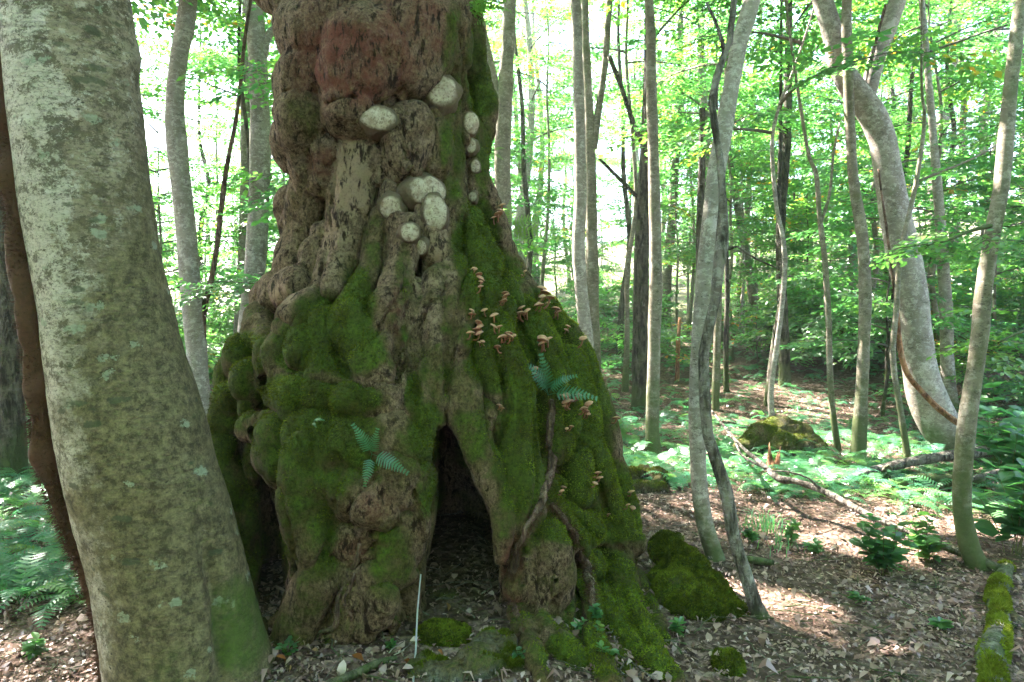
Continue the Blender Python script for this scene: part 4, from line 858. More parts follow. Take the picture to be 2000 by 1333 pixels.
# crown of the old tree, far above the frame
c = Crown(71); rg = np.random.default_rng(7)
limbs = []
for k in range(6):
    a = k * 1.05 + rg.uniform(-.3, .3); p0 = np.array([-0.85, OD, 3.3]); pts = [np.append(p0, .30)]
    for q in range(1, 6): pts.append(np.append(p0 + np.array([math.cos(a) * .62 * q, math.sin(a) * .62 * q, .85 * q - .03 * q * q]) + rg.normal(0, .12, 3), .30 * (1 - q / 6.2)))
    S = spline(np.array(pts), .1); limbs.append(S); V, Fq = tube(S[:, :3], S[:, 3], 10, .2, k); mk('limb', V - base_o, Fq, M_BEECH_D, old)
    for q in range(8):
        i = rg.integers(len(S) // 2, len(S)); c.branch(S[i, :3], a + rg.normal(0, .9), rg.uniform(1.2, 2.3), .25, .02, 1.0, 1.25)
c.build(old, base_o, cull=cull_beams)

# ================================================================== WOOD AROUND: trees and saplings, copied
rg = np.random.default_rng(17)
def variant_tree(seed, H, z0, nb, r0, br, mat, dens=1.0):
    r = np.random.default_rng(seed); zz = np.linspace(-0.2, H, 9); off = np.cumsum(r.normal(0, .09 * H / 10, (9, 2)), 0); off -= off[0]
    P = np.column_stack([off, zz, r0 * (1.3 - 1.1 * (zz - zz[0]) / (H + .2))]); P[0, 3] *= 1.3
    t = thing('beech_tree', 'x', 'tree', (0, 0, 0)); S = spline(P, .25)
    V, Fq = tube(S[:, :3], S[:, 3], 9, .12, seed); mk('trunk', V, Fq, mat, t)
    c = Crown(seed + 1); dens *= .95
    for k in range(nb):
        z = z0 + (H - z0) * (k + r.uniform(0, 1)) / nb; p = np.array([np.interp(z, S[:, 2], S[:, q]) for q in range(3)])
        c.branch(p, k * 2.4 + r.uniform(-.6, .6), br * r.uniform(.55, 1.15) * (1.1 - .55 * (z - z0) / (H - z0)), .3, .012 + r0 * .12, dens, 1.2)
    c.build(t, np.zeros(3)); return t
protos = [variant_tree(100 + k, H, z0, nb, r0, br, m) for k, (H, z0, nb, r0, br, m) in enumerate([(12, 4.2, 17, .11, 2.4, M_BEECH_G), (14, 5.5, 17, .13, 2.8, M_BEECH), (10, 3.4, 16, .08, 2.1, M_BEECH_D), (13, 4.8, 17, .10, 2.5, M_BEECH_G)])]
saps = [variant_tree(200 + k, H, z0, nb, r0, br, m, .95) for k, (H, z0, nb, r0, br, m) in enumerate([(4.2, 1.2, 13, .025, 1.4, M_BEECH_G), (5.5, 1.6, 15, .032, 1.6, M_BEECH), (3.2, .8, 12, .02, 1.2, M_BEECH_D), (6.5, 2.2, 16, .04, 1.8, M_BEECH_G)])]
shrubs = [variant_tree(300 + k, H, .2, nb, .010, br, M_TWIG, 1.0) for k, (H, nb, br) in enumerate([(1.3, 9, .7), (.9, 8, .6)])]
poles = [variant_tree(400 + k, H, z0, nb, r0, br, m, .8) for k, (H, z0, nb, r0, br, m) in enumerate([(8, 4.4, 7, .036, 1.3, M_BEECH_G), (9, 5, 7, .045, 1.4, M_BEECH_D)])]
for s in poles: s.name = 'pole_tree'
for s in saps: s.name = 'young_tree'
for s in shrubs: s.name = 'leafy_shrub'
LM = [(20, 'the brown grey trunk'), (380, 'the silvery curved trunk'), (500, 'the silvery straight trunk'), (780, 'the old hollow tree'), (1000, 'the forked dark trunk'), (1140, 'the pale smooth trunk'), (1275, 'the straight grey trunk'), (1380, 'the slim leaning tree'), (1520, 'the wavy pale sapling'), (1615, 'the thin wavy grey stem'), (1685, 'the slim straight trunk'), (1780, 'the thick curved trunk'), (1915, 'the smooth blotched trunk')]
def near_lm(x, d):
    px = 1000 + F * x / d; return min(LM, key=lambda q: abs(q[0] - px))[1]
LAB_T = 'slender {k} trunk in the wood behind {n}'
LAB_P = 'thin {k} bare pole of a tree in the wood behind {n}'
LAB_S = '{k} young tree with layers of backlit leaves behind {n}'
LAB_H = 'low {k} green shrub on the ground behind {n}'
VK = {'pole': ['mossy', 'dark'], 'tree': ['mossy grey', 'pale grey', 'rough dark', 'straight mossy'], 'young tree': ['short', 'pale stemmed', 'low bushy', 'tall'], 'shrub': ['leafy', 'small leafy']}
placed = [tuple(o.location)[:2] for o in bpy.data.objects if o.type == 'EMPTY' and o.parent is None and o.get('label') not in (None, 'x')]
def scatter(pr, n, y0, y1, mind, label, cat, group, group_kind, x_of=None, smin=.8, smax=1.2, pw=1.0, avoid=None):
    used = [False] * len(pr); k = 0; tries = 0
    while k < n and tries < 20000:
        tries += 1
        d = y0 + (y1 - y0) * rg.uniform(0, 1) ** pw
        px = rg.uniform(-260, 2260) if x_of is None else x_of(rg)
        x = (px - 1000) / F * d
        if avoid and avoid(x, d, px): continue
        if any((x - a) ** 2 + (d - b) ** 2 < mind ** 2 for a, b in placed): continue
        placed.append((x, d)); v = rg.integers(len(pr)); loc = (x, d, float(hgt(x, d))); s = rg.uniform(smin, smax); rz = rg.uniform(0, 6.283)
        lab = label.format(k=VK[group_kind][v], n=near_lm(x, d))
        if not used[v]:
            used[v] = True; o = pr[v]; o.location = loc; o.rotation_euler = (0, 0, rz); o.scale = (s, s, s); tag(o, lab, cat, group)
        else:
            o = copy_tree(pr[v], loc, rz, s, lab); o['group'] = group; o['category'] = cat
        k += 1
sunny = lambda x, d, px: any(np.hypot(x - p[0], d - p[1]) < .9 for p, r in BEAMS[:18]) or any(np.hypot(x - q[0], d - q[1]) < 1.1 for p, r in BEAMS[:9] for q in (p + SUN * 2 / SUN[2], p + SUN * 4 / SUN[2]))
def in_beam(x, d, px):
    for p, r in BEAMS[:9]:
        for z in (5, 7, 9, 11):
            q = p + SUN * z / SUN[2]
            if np.hypot(q[0] - x, q[1] - d) < 2.0: return True
    return False
scatter(protos, 66, 10.5, 38, 1.5, LAB_T, 'tree', 'trees of the background wood', 'tree', pw=1.25, avoid=in_beam)
scatter(poles, 46, 8.5, 26, .8, LAB_P, 'tree', 'thin poles of the background wood', 'pole')
scatter(saps, 115, 8.0, 34, .9, LAB_S, 'tree', 'young trees of the background wood', 'young tree', pw=1.2, avoid=sunny)
scatter(shrubs, 90, 8.5, 24, .6, LAB_H, 'shrub', 'low shrubs of the background wood', 'shrub', avoid=sunny)
# unseen trees added behind and beside the camera to shade the trunk fronts
for k in range(20):
    a = rg.uniform(-1.7, 1.7); R = rg.uniform(6.5, 14); x, y = R * math.sin(a) , -R * math.cos(a) * .8
    o = copy_tree(protos[k % 4], (x, y, float(hgt(x, y))), rg.uniform(0, 6.28), rg.uniform(.8, 1.05), 'slender tree standing beyond the near edge of the path'); o['group'] = 'trees beyond the near edge of the path'

for k in range(64):  # saplings added out of view to block low sky light behind the camera
    a = rg.uniform(-1.9, 1.9); R = rg.uniform(3.2, 9); x, y = R * math.sin(a) , -R * math.cos(a) * .8 + .4
    if y > -1.3 and abs(x) < 4.2: continue
    o = copy_tree(saps[k % 4], (x, y, float(hgt(x, y))), rg.uniform(0, 6.28), rg.uniform(.7, 1.05), 'young leafy tree beyond the near edge of the path'); o['group'] = 'young trees beyond the near edge of the path'
for k, (x, y) in enumerate([(-5.2, 6.0), (-6.6, 8.2), (-7.5, 6.5)]):  # trees added out of frame to keep sun off the left ferns
    o = copy_tree(protos[k % 4], (x, y, float(hgt(x, y))), k * 1.3, .95, 'slender tree standing left of the left fern bed'); o['group'] = 'trees left of the fern bed'
# ================================================================== FERNS
def frond_mesh(L, pairs, wid, fine=False, arch=0.35, droop=0.55, seed=0, pw=.55):
    r = np.random.default_rng(seed); t = np.linspace(0.08, 1, pairs)
    def curve(u): return np.stack([u * L * (1 - .12 * u), 0 * u, L * (arch * 2 * u - (arch * 2 + droop - arch) * u ** 2 * .8)], -1)
    C = curve(t); Tn = norm(curve(t + .01) - curve(t - .01)); prof = np.sin(np.pi * np.clip(t * .93 + .07, 0, 1) ** .75) ** .8 * wid
    pos, dr, nr, ln, wd = [], [], [], [], []
    for s in (-1, 1):
        for k in range(pairs):
            if t[k] < .16: continue
            side = np.array([0, s, 0.0]); d = norm(side + Tn[k] * .42 + [0, 0, -.12 + r.normal(0, .06)]); n = norm(np.cross(Tn[k], side) * s + r.normal(0, .1, 3))
            l = max(prof[k], .012) * r.uniform(.92, 1.05)
            if not fine: pos.append(C[k]); dr.append(d); nr.append(n); ln.append(l); wd.append(L / pairs * pw)
            else:
                m = 7
                for q in range(m):
                    p = C[k] + d * l * (q + .3) / m; w_ = L / pairs * .50 * (1 - .75 * q / m)
                    for s2 in (-1, 1):
                        e = norm(np.cross(n, d)) * s2; pos.append(p); dr.append(norm(e + d * .55)); nr.append(n); ln.append(w_ * 1.15); wd.append(l / m * .38)
                pos.append(C[k]); dr.append(d); nr.append(n); ln.append(l); wd.append(.0012 + l * .02)
    pos, dr, nr, ln, wd = map(np.array, (pos, dr, nr, ln, wd))
    sd = norm(np.cross(nr, dr)) * wd[:, None]; l = ln[:, None]
    V = np.stack([pos - sd * .6, pos + dr * l * .45 - sd * .85, pos + dr * l, pos + dr * l * .45 + sd * .85, pos + sd * .6], 1).reshape(-1, 3); b = np.arange(len(pos))[:, None] * 5
    Ft = np.concatenate([b + [0, 1, 3], b + [0, 3, 4], b + [1, 2, 3]])
    u = np.linspace(0, 1, 8); Vs, Fs = tube(curve(u), np.linspace(.0028, .0008, 8) * (L / .5), 3, cap=False)
    Fs = np.concatenate([Fs[:, [0, 1, 2]], Fs[:, [0, 2, 3]]]) + len(V)
    return np.vstack([V, Vs]), np.concatenate([Ft, Fs])
FR = [frond_mesh(.52, 15, .11, seed=1, pw=.33), frond_mesh(.55, 16, .115, arch=.5, droop=.75, seed=2, pw=.33), frond_mesh(.45, 14, .10, arch=.22, droop=.4, seed=3, pw=.33)]
fern_me = []
for k, (V, Ft) in enumerate(FR):
    o = mk('frond', V, Ft, M_FERN, None, False, {'tint': np.full(len(V), .35 + .2 * k)}); fern_me.append(o.data); bpy.data.objects.remove(o)
def fern_plant(p, n, s, label, group, rg, name='fern'):
    t = thing(name, label, 'fern', p, group); a0 = rg.uniform(0, 6.28)
    for k in range(n):
        o = bpy.data.objects.new('frond', fern_me[rg.integers(3)]); COL.objects.link(o); o.parent = t
        o.rotation_euler = (rg.normal(0, .12), -rg.uniform(.0, .5), a0 + k * 6.283 / n + rg.normal(0, .2)); q = s * rg.uniform(.75, 1.15); o.scale = (q, q, q)
    return t
def in_fern(x, y, px, py):
    if x < -1.2: return y > 3.3 and (py < 1185 or px < 60) and not (px > 200)
    path = (py > np.interp(px, [1200, 1300, 1420, 1560, 1700, 1900, 2000], [930, 950, 960, 975, 985, 1010, 1030]))
    return (not path) and y < 17 and px > 1150
fr = np.random.default_rng(31); cand = []
while len(cand) < 3000:
    d = 3.3 + 14 * fr.uniform() ** 1.15; px = fr.uniform(-150, 2150); x = (px - 1000) / F * d; z = float(hgt(x, d))
    ppx, ppy = project(np.array([[x, d, z]]))
    if not in_fern(x, d, ppx[0], ppy[0]): continue
    if d > 9 and fr.uniform() < .35: continue
    if any((x - a) ** 2 + (d - b) ** 2 < .04 for a, b in placed): continue
    cand.append((x, d, z))
cand = np.array(cand); cand = cand[np.argsort(cand[:, 1])]
near_f = []; last = []
for q in cand:
    if len(near_f) < 290 and all((q[0] - a[0]) ** 2 + (q[1] - a[1]) ** 2 > .03 for a in near_f): near_f.append(q)
    else: last.append(q)
for q in near_f:
    L = q[0] < 0
    fern_plant(q, int(fr.integers(5, 8)), fr.uniform(.42, .7), ('green fern in the fern bed left of the leaning trunk, before ' if q[1] < 5.9 else 'green fern in the far fern bed behind ') + 'the brown grey trunk' if L else 'feathery green fern on the forest floor ' + ('before ' if q[1] < 6.7 else 'behind ') + near_lm(q[0], q[1]), 'ferns in the left fern bed' if L else 'ferns beyond the path', fr)
parts = []; tint = []
for q in last:
    a0 = fr.uniform(0, 6.28); n = 5; s = fr.uniform(.42, .75)
    for k in range(n):
        V, Ft = FR[fr.integers(3)]; a = a0 + k * 6.283 / n + fr.normal(0, .25); b = fr.uniform(0, .4); ca, sa, cb, sb = math.cos(a), math.sin(a), math.cos(b), math.sin(b)
        M = np.array([[ca, -sa, 0], [sa, ca, 0], [0, 0, 1]]) @ np.array([[cb, 0, -sb], [0, 1, 0], [sb, 0, cb]])
        parts.append((V * s @ M.T + q, Ft)); tint.append(np.full(len(V), np.clip(fr.normal(.4, .2), 0, 1)))
# thin this carpet: keep the triangle count sane
keep = fr.permutation(len(parts))[:3700]
V, Ft = join([parts[k] for k in keep]); tag(mk('fern_carpet', V, Ft, M_FERN, None, False, {'tint': np.concatenate([tint[k] for k in keep])}), 'carpet of ferns covering the floor under the far trees', 'ferns', None, 'stuff')

# ferns growing on the old trunk and near it
NF = [frond_mesh(.2, 14, .036, True, seed=5), frond_mesh(.2, 13, .038, True, arch=.15, droop=.5, seed=6)]
def frond_to(parent, org, p, q, k, tint, nvec):
    V, Ft = NF[k % 2]; e = V[:, 0].max(); tip = V[np.argmax(V[:, 0])]; L = np.linalg.norm(tip)
    xa = norm(q - p); ya = norm(np.cross(nvec, xa)); za = np.cross(xa, ya); l0 = norm(tip); 
    B = np.stack([l0, [0, 1, 0], np.cross(l0, [0, 1, 0])], 1); M = np.stack([xa, ya, za], 1) @ B.T
    s = np.linalg.norm(q - p) / L
    mk('frond', V * s @ M.T + p - org, Ft, M_FERN, parent, False, {'tint': np.full(len(V), tint)})
def trunk_fern(label, base, tips, tint=.3, out=.07, depth=None):
    if depth is None: p, n = thit(*base); p = p + n * .004
    else: p = at(*base, depth); n = np.array([.2, -1.6, .3])
    t = thing('fern', label, 'fern', p)
    for k, (x, y) in enumerate(tips):
        q = at(x, y, p[1] - (out if depth is None else .02 * k)); frond_to(t, p, p, q, k, tint, norm(n * .6 + np.array([0, -.3, .6])))
    return t
trunk_fern('blue green fern with three fronds on the front mossy bulge', (726, 886), [(688, 828), (712, 952), (798, 926), (738, 836)], .15)
trunk_fern('fern growing from fibrous roots among mushrooms on the mossy slope', (1070, 772), [(1014, 706), (1056, 690), (1128, 734), (1168, 780), (1040, 740)], .1)
trunk_fern('yellow green fern peeking out behind the right edge of the trunk', (985, 450), [(1072, 434), (1050, 484), (998, 392), (1092, 470)], 1.0, depth=4.05)
trunk_fern('bright backlit fern hanging beside the top of the old trunk', (905, 45), [(1000, 24), (978, 58), (945, -6), (995, -20)], 1.0, depth=4.0)
trunk_fern('small yellow fern behind the right foot of the old trunk', (1195, 850), [(1245, 832), (1240, 858), (1215, 815)], .9, depth=4.3)
trunk_fern('small yellow green fern beside the pink knot of the trunk', (958, 300), [(985, 290), (982, 312)], .9, depth=4.15)
trunk_fern('tiny green fern on the mossy bulge left of the blue green fern', (612, 826), [(634, 822), (618, 836)], .5, out=.03)

# ================================================================== MUSHROOMS
def mush_mesh():
    pr = np.array([(0, .42), (.3, .40), (.6, .30), (.85, .14), (1.0, -.02), (.95, -.10), (.7, -.06), (.25, -.05), (.0, -.05)]); n = 14
    a = np.linspace(0, 2 * np.pi, n, endpoint=False); V = np.stack([pr[:, 0:1] * np.cos(a), pr[:, 0:1] * np.sin(a), np.repeat(pr[:, 1:2], n, 1)], -1).reshape(-1, 3)
    i, j = np.meshgrid(np.arange(len(pr) - 1), np.arange(n), indexing='ij'); j2 = (j + 1) % n
    return V, np.stack([i * n + j, (i + 1) * n + j, (i + 1) * n + j2, i * n + j2], -1).reshape(-1, 4)
cv, cf = mush_mesh(); co = mk('cap', cv, cf, M_CAP); CAP = co.data; bpy.data.objects.remove(co)
mrg = np.random.default_rng(8)
def mushroom(px, py, rpx, label, group):
    p, n = thit(px, py + 6); r = rpx * p[1] / F * 1.08
    t = thing('mushroom', label, 'mushroom', p, group); h = norm(n * [1, 1, .3] + [0, -.2, 0]); L = r * mrg.uniform(1.5, 2.2)
    q = [np.zeros(3) - n * .012, h * L * .45, h * L * .75 + [0, 0, L * .35], h * L * .85 + [0, 0, L * .75]]; S = spline(np.column_stack([q, [r * .2, r * .19, r * .17, r * .17]]), .006)
    V, Fq = tube(S[:, :3], S[:, 3], 7); mk('stem', V, Fq, M_STEM, t)
    o = bpy.data.objects.new('cap', CAP); COL.objects.link(o); o.parent = t; o.location = tuple(q[-1]); o.scale = (r, r, r * mrg.uniform(.8, 1.2)); tl = h * .35
    o.rotation_euler = (-tl[1] * 1.1 + mrg.normal(0, .1), tl[0] * 1.1 + mrg.normal(0, .1), mrg.uniform(0, 6))
Z4 = lambda x, y: (850 + x * .315, 480 + y * .315)
MA = [(252, 155, 6), (275, 200, 7), (288, 214, 7), (262, 232, 5), (255, 275, 6), (415, 310, 7), (428, 330, 7), (412, 350, 6), (222, 410, 6), (220, 435, 6), (315, 418, 7), (368, 455, 9), (230, 497, 7), (250, 512, 8), (238, 532, 7), (200, 560, 8), (235, 566, 8), (375, 522, 8), (305, 600, 5), (440, 560, 8), (410, 582, 9), (447, 585, 8), (410, 645, 7)]
MB_ = [(550, 412, 8), (570, 436, 9), (545, 448, 9), (526, 438, 8), (640, 290, 10), (645, 322, 9), (620, 380, 7), (665, 370, 9), (735, 425, 9), (825, 515, 6), (880, 612, 8), (660, 600, 10), (697, 606, 9), (680, 630, 11), (545, 170, 4)]
MC = [(620, 770, 7), (640, 800, 6), (790, 955, 9), (800, 985, 9), (840, 945, 7), (875, 937, 7), (835, 992, 9), (905, 1000, 9), (890, 1026, 8), (915, 1045, 9), (1095, 1080, 8), (390, 995, 6), (825, 1125, 5)]
for lst, lab, gr in ((MA, 'tan capped mushroom on the shaded mossy rib right of the bare wood', 'mushrooms on the shaded rib'), (MB_, 'tan capped mushroom on the bright mossy shoulder above the fern', 'mushrooms on the bright shoulder'), (MC, 'tan capped mushroom clustered below the fern on the mossy slope', 'mushrooms below the fern')):
    for x, y, r in lst:
        mushroom(*Z4(x, y), r, lab, gr)
        if mrg.uniform() < .55: mushroom(*Z4(x + mrg.uniform(12, 26) * mrg.choice([-1, 1]), y + mrg.uniform(-6, 16)), r * mrg.uniform(.55, .9), lab, gr)
for x, y, r in [(972, 408, 7), (972, 418, 8), (971, 428, 8), (966, 432, 6)]: mushroom(x, y, r, 'reddish mushroom stacked high on the right edge of the trunk', 'mushrooms stacked high on the trunk edge')
for x, y, r in [(1158, 926, 7), (1160, 936, 7), (1155, 945, 6), (1093, 953, 6), (1090, 960, 6), (1218, 988, 5), (1232, 992, 6), (1226, 962, 7), (1185, 1002, 4)]: mushroom(x, y, r, 'small pinkish mushroom low on the mossy roots', 'mushrooms low on the roots')

# ================================================================== ROCKS, LOGS AND BRANCHES
def rock(name, label, c, r, seed, mossf, shear=(0, 0), n=48, lump=.28, fuzz=6000):
    u = np.linspace(0, 2 * np.pi, 2 * n, endpoint=False); t = np.linspace(0.02, np.pi - .02, n); Tt, U = np.meshgrid(t, u, indexing='ij')
    D = np.stack([np.sin(Tt) * np.cos(U), np.sin(Tt) * np.sin(U), np.cos(Tt)], -1).reshape(-1, 3)
    D = np.sign(D) * np.abs(D) ** .8
    V = D * (1 + lump * fbm(D + seed, .9, 41, 4) + .05 * fbm(D + seed, .2, 44, 3))[:, None] * np.asarray(r); V[:, 0] += shear[0] * V[:, 2]; V[:, 1] += shear[1] * V[:, 2]
    i, j = np.meshgrid(np.arange(n - 1), np.arange(2 * n), indexing='ij'); j2 = (j + 1) % (2 * n)
    Fq = np.stack([i * 2 * n + j, (i + 1) * 2 * n + j, (i + 1) * 2 * n + j2, i * 2 * n + j2], -1).reshape(-1, 4)
    N = vnormals(V, Fq); W = V + c; ms = np.clip(mossf + .35 * N[:, 2] + .25 * vnoise(W, .12, 45), 0, 1.2)
    t_ = thing(name, label, 'rock', c); mk('stone', V, Fq, M_ROCK, t_, True, {'moss': ms, 'pale': np.full(len(V), .35), 'red': np.zeros(len(V))})
    if fuzz:
        fv, ff, ft = moss_fuzz(W, N, Fq, np.clip((ms - .55) * 3, 0, 1), fuzz, seed, .011); tag(mk('moss', fv - c, ff, M_MOSS, t_, False, {'tint': ft}), None, None, None, 'stuff')
def sdf_rock(name, label, caps, mossf, seed, h=.011, fuzz=8000, k=.03, palef=.35):
    global SD, lo, nG, ax, h_
    C = np.array([(*at(a, b, d), r * d / F) for a, b, r, d in caps]); lo = C[:, :3].min(0) - C[:, 3].max() - .06; hi2 = C[:, :3].max(0) + C[:, 3].max() + .06
    h_ = h; nG = np.ceil((hi2 - lo) / h_).astype(int); ax = [lo[q] + h_ * np.arange(nG[q]) for q in range(3)]; SD = np.full(nG, .5, np.float32)
    for a, b in zip(C[:-1], C[1:]): capsule(a[:3], b[:3], a[3], b[3], k)
    V, Fq = surface_nets(SD); V = lo + V * h_; N = vnormals(V, Fq); f1, f2 = worley(V + .03 * vnoise(V, .1, 5)[:, None], .13, seed)
    V = V + N * (.030 * fbm(V, .16, seed, 3) + .022 * (np.minimum(1, (f2 - f1) / .3) - .6) + .006 * fbm(V, .03, seed + 2, 2))[:, None]; N = vnormals(V, Fq)
    ms = np.clip(mossf + .3 * N[:, 2] + .35 * vnoise(V, .14, 45), 0, 1.2); c = V.mean(0); c[2] = hgt(c[0], c[1])
    t_ = thing(name, label, 'rock', c); mk('stone', V - c, Fq, M_ROCK, t_, True, {'moss': ms, 'pale': np.full(len(V), palef), 'red': np.zeros(len(V))})
    fv, ff, ft = moss_fuzz(V, N, Fq, np.clip((ms - .5) * 2.5, 0, 1), fuzz, seed, .012); tag(mk('moss', fv - c, ff, M_MOSS, t_, False, {'tint': ft}), None, None, None, 'stuff')
p = gnd(1422, 1300); rock('stone', 'small round mossy stone lying on the litter', p + [0, 0, -.01], (.065, .09, .06), 5, .75, fuzz=2500)
p = gnd(866, 1245); rock('stone', 'small mossy stone at the mouth of the hollow', p + [0, 0, .0], (.115, .07, .06), 9, .75, fuzz=5000)
p = gnd(1525, 893); sdf_rock('rock', 'dark mossy rock hump among ferns behind the fallen branch', [(1458, 880, 24, 6.9), (1488, 855, 28, 7.0), (1520, 842, 28, 7.1), (1558, 856, 30, 7.1), (1592, 878, 22, 6.9), (1530, 876, 32, 6.8)], .34, 13, h=.025, fuzz=4000, k=.06)
p = gnd(1262, 960); sdf_rock('rock', 'square mossy block behind the right foot of the old trunk', [(1232, 930, 18, 5.6), (1262, 922, 16, 5.7), (1288, 932, 16, 5.6), (1285, 958, 18, 5.4), (1245, 958, 22, 5.4), (1225, 960, 18, 5.4)], .3, 15, h=.02, fuzz=2000)
p = gnd(1965, 1210); rock('stone', 'grey stone beside the mossy log', p + [.0, 0, -.01], (.06, .1, .05), 16, .0, fuzz=0)
p = gnd(862, 1160); rock('stone', 'flat dark stone inside the hollow', p + [0, 0, -.01], (.08, .06, .03), 18, .1, fuzz=0)
p = gnd(70, 900); rock('rock', 'dark rock behind the ferns near the left trunk', p + [.1, .4, .05], (.2, .2, .18), 19, .4, fuzz=0)
p = gnd(1690, 690); rock('rock', 'dark rock on the far slope beyond the ferns', p + [0, 0, .1], (.5, .4, .35), 23, .3, fuzz=0)
p = gnd(1820, 700); rock('rock', 'brown boulder on the far slope right of the curved trunk', p + [0, 0, .1], (.6, .4, .4), 25, .3, fuzz=0)

sdf_rock('boulder', 'large wedge shaped boulder under thick moss beside the roots', [(1285, 1075, 24, 3.75), (1310, 1065, 28, 3.75), (1345, 1120, 44, 3.6), (1300, 1130, 30, 3.6), (1330, 1160, 50, 3.45), (1375, 1150, 38, 3.5), (1400, 1180, 40, 3.4), (1350, 1195, 40, 3.3), (1385, 1200, 36, 3.3), (1432, 1200, 22, 3.3), (1450, 1195, 14, 3.3)], .68, 3, fuzz=26000)
sdf_rock('rock', 'low pale rock with moss patches in front of the hollow', [(985, 1268, 32, 2.85), (960, 1275, 40, 2.85), (1000, 1310, 36, 2.75), (930, 1310, 44, 2.72), (900, 1330, 40, 2.68), (845, 1322, 34, 2.72), (822, 1310, 26, 2.75), (815, 1350, 40, 2.68)], .14, 8, fuzz=5000, palef=.6)
def gpath(pts):                                                # points on the ground plus a height
    out = []
    for x, y, w_, z in pts:
        # find point above ground by z on this ray
        d = 4.0
        for _ in range(40):
            r_ = ray(x, y); g_ = at(x, y, d); t_ = (float(hgt(g_[0], g_[1])) + z - CAMZ) / r_[2] * r_[1] if r_[2] < 0 else 20; d = .5 * d + .5 * min(max(t_, 1.5), 40)
        out.append((*at(x, y, d), w_ / 2 * d / F))
    return np.array(out)
def log(name, label, pts, mat, cat='branch', rough=.25, sides=10, twigs=(), step=.04):
    S = spline(gpath(pts), step); b = S[0, :3].copy(); t = thing(name, label, cat, b); V, Fq = tube(S[:, :3], S[:, 3], sides, rough, len(pts)); mk('stem', V - b, Fq, mat, t)
    for tw in twigs:
        S2 = spline(gpath(tw), .05); V, Fq = tube(S2[:, :3], S2[:, 3], 6, .2, 2); mk('twig', V - b, Fq, mat, t)
    return t, S
log('fallen_branch', 'long grey fallen branch slanting down to the mossy log', [(1955, 1112, 18, .03), (1870, 1078, 15, .06), (1780, 1043, 13, .12), (1700, 1008, 13, .18), (1620, 965, 12, .22), (1560, 942, 13, .24), (1520, 934, 14, .25), (1480, 900, 9, .3), (1440, 865, 7, .36), (1410, 828, 5, .45), (1390, 803, 4, .5)], M_DEADWOOD,
    twigs=([(1500, 918, 6, .28), (1450, 890, 5, .33), (1430, 850, 4, .4), (1400, 815, 3, .48)], [(1602, 955, 5, .24), (1580, 935, 4, .3), (1540, 922, 3, .35), (1490, 920, 2, .38)]))
log('fallen_log', 'dark fallen log propped across the roots of the curved trunk', [(1610, 952, 12, .03), (1660, 935, 16, .07), (1720, 916, 18, .12), (1790, 900, 19, .17), (1860, 890, 22, .2), (1935, 880, 26, .22)], M_DEADWOOD, 'log', twigs=([(1720, 925, 6, .1), (1735, 910, 6, .2), (1745, 925, 5, .05)],))
log('fallen_log', 'mossy low log lying under the propped dark log', [(1745, 950, 12, .03), (1790, 935, 20, .08), (1850, 938, 22, .08), (1920, 945, 26, .06)], M_BEECH_G, 'log', .35)
log('dead_branch', 'crooked dark branch on the ground beside the lowest log', [(1800, 955, 8, .05), (1850, 948, 10, .08), (1900, 935, 10, .12), (1970, 915, 10, .15)], M_DEADWOOD)
log('root_log', 'short dark root sticking out behind the twisted trunk', [(1440, 1090, 10, .03), (1470, 1094, 16, .03), (1510, 1100, 12, .02)], M_DEADWOOD, 'root')
t_, S = log('mossy_log', 'straight log with bright green moss along the path edge', [(1966, 1108, 26, .02), (1950, 1165, 36, .02), (1952, 1225, 36, .025), (1936, 1290, 50, .02), (1944, 1345, 46, .02), (1930, 1420, 60, .02)], M_DEADWOOD, 'log', .2, 16, step=.02)
V, Fq = tube(S[:, :3], S[:, 3] * 1.06, 16, .25, 3); N = vnormals(V, Fq); wv = np.clip(.25 + 1.6 * vnoise(V, .13, 46), 0, 1) * (N[:, 2] > -.1)
fv, ff, ft = moss_fuzz(V, N, Fq, wv, 16000, 77, .014); tag(mk('moss', fv - S[0, :3], ff, M_MOSS, t_, False, {'tint': np.clip(ft + .3, 0, 1)}), None, None, None, 'stuff')
log('dead_branch', 'dark rotten branch lying among brown leaves at the trunk foot', [(610, 1345, 12, .03), (690, 1318, 16, .03), (745, 1292, 14, .02), (775, 1285, 8, .02)], M_DEADWOOD, twigs=([(700, 1315, 6, .03), (740, 1325, 4, .02), (780, 1335, 3, .02)],))
st = at(822, 1122, 2.95); sb = gnd(806, 1345); S = spline(np.array([[*sb, .004], [*at(812, 1270, 2.82), .0042], [*at(815, 1200, 2.88), .0038], [*st, .003]]), .02)
V, Fq = tube(S[:, :3], S[:, 3], 7, .1); tk = thing('upright_stick', 'thin pale stick standing upright before the hollow', 'stick', sb); mk('stem', V - sb, Fq, simple('pale_stick', (.36, .36, .37), .7, (40, (.22, .21, .2))), tk)
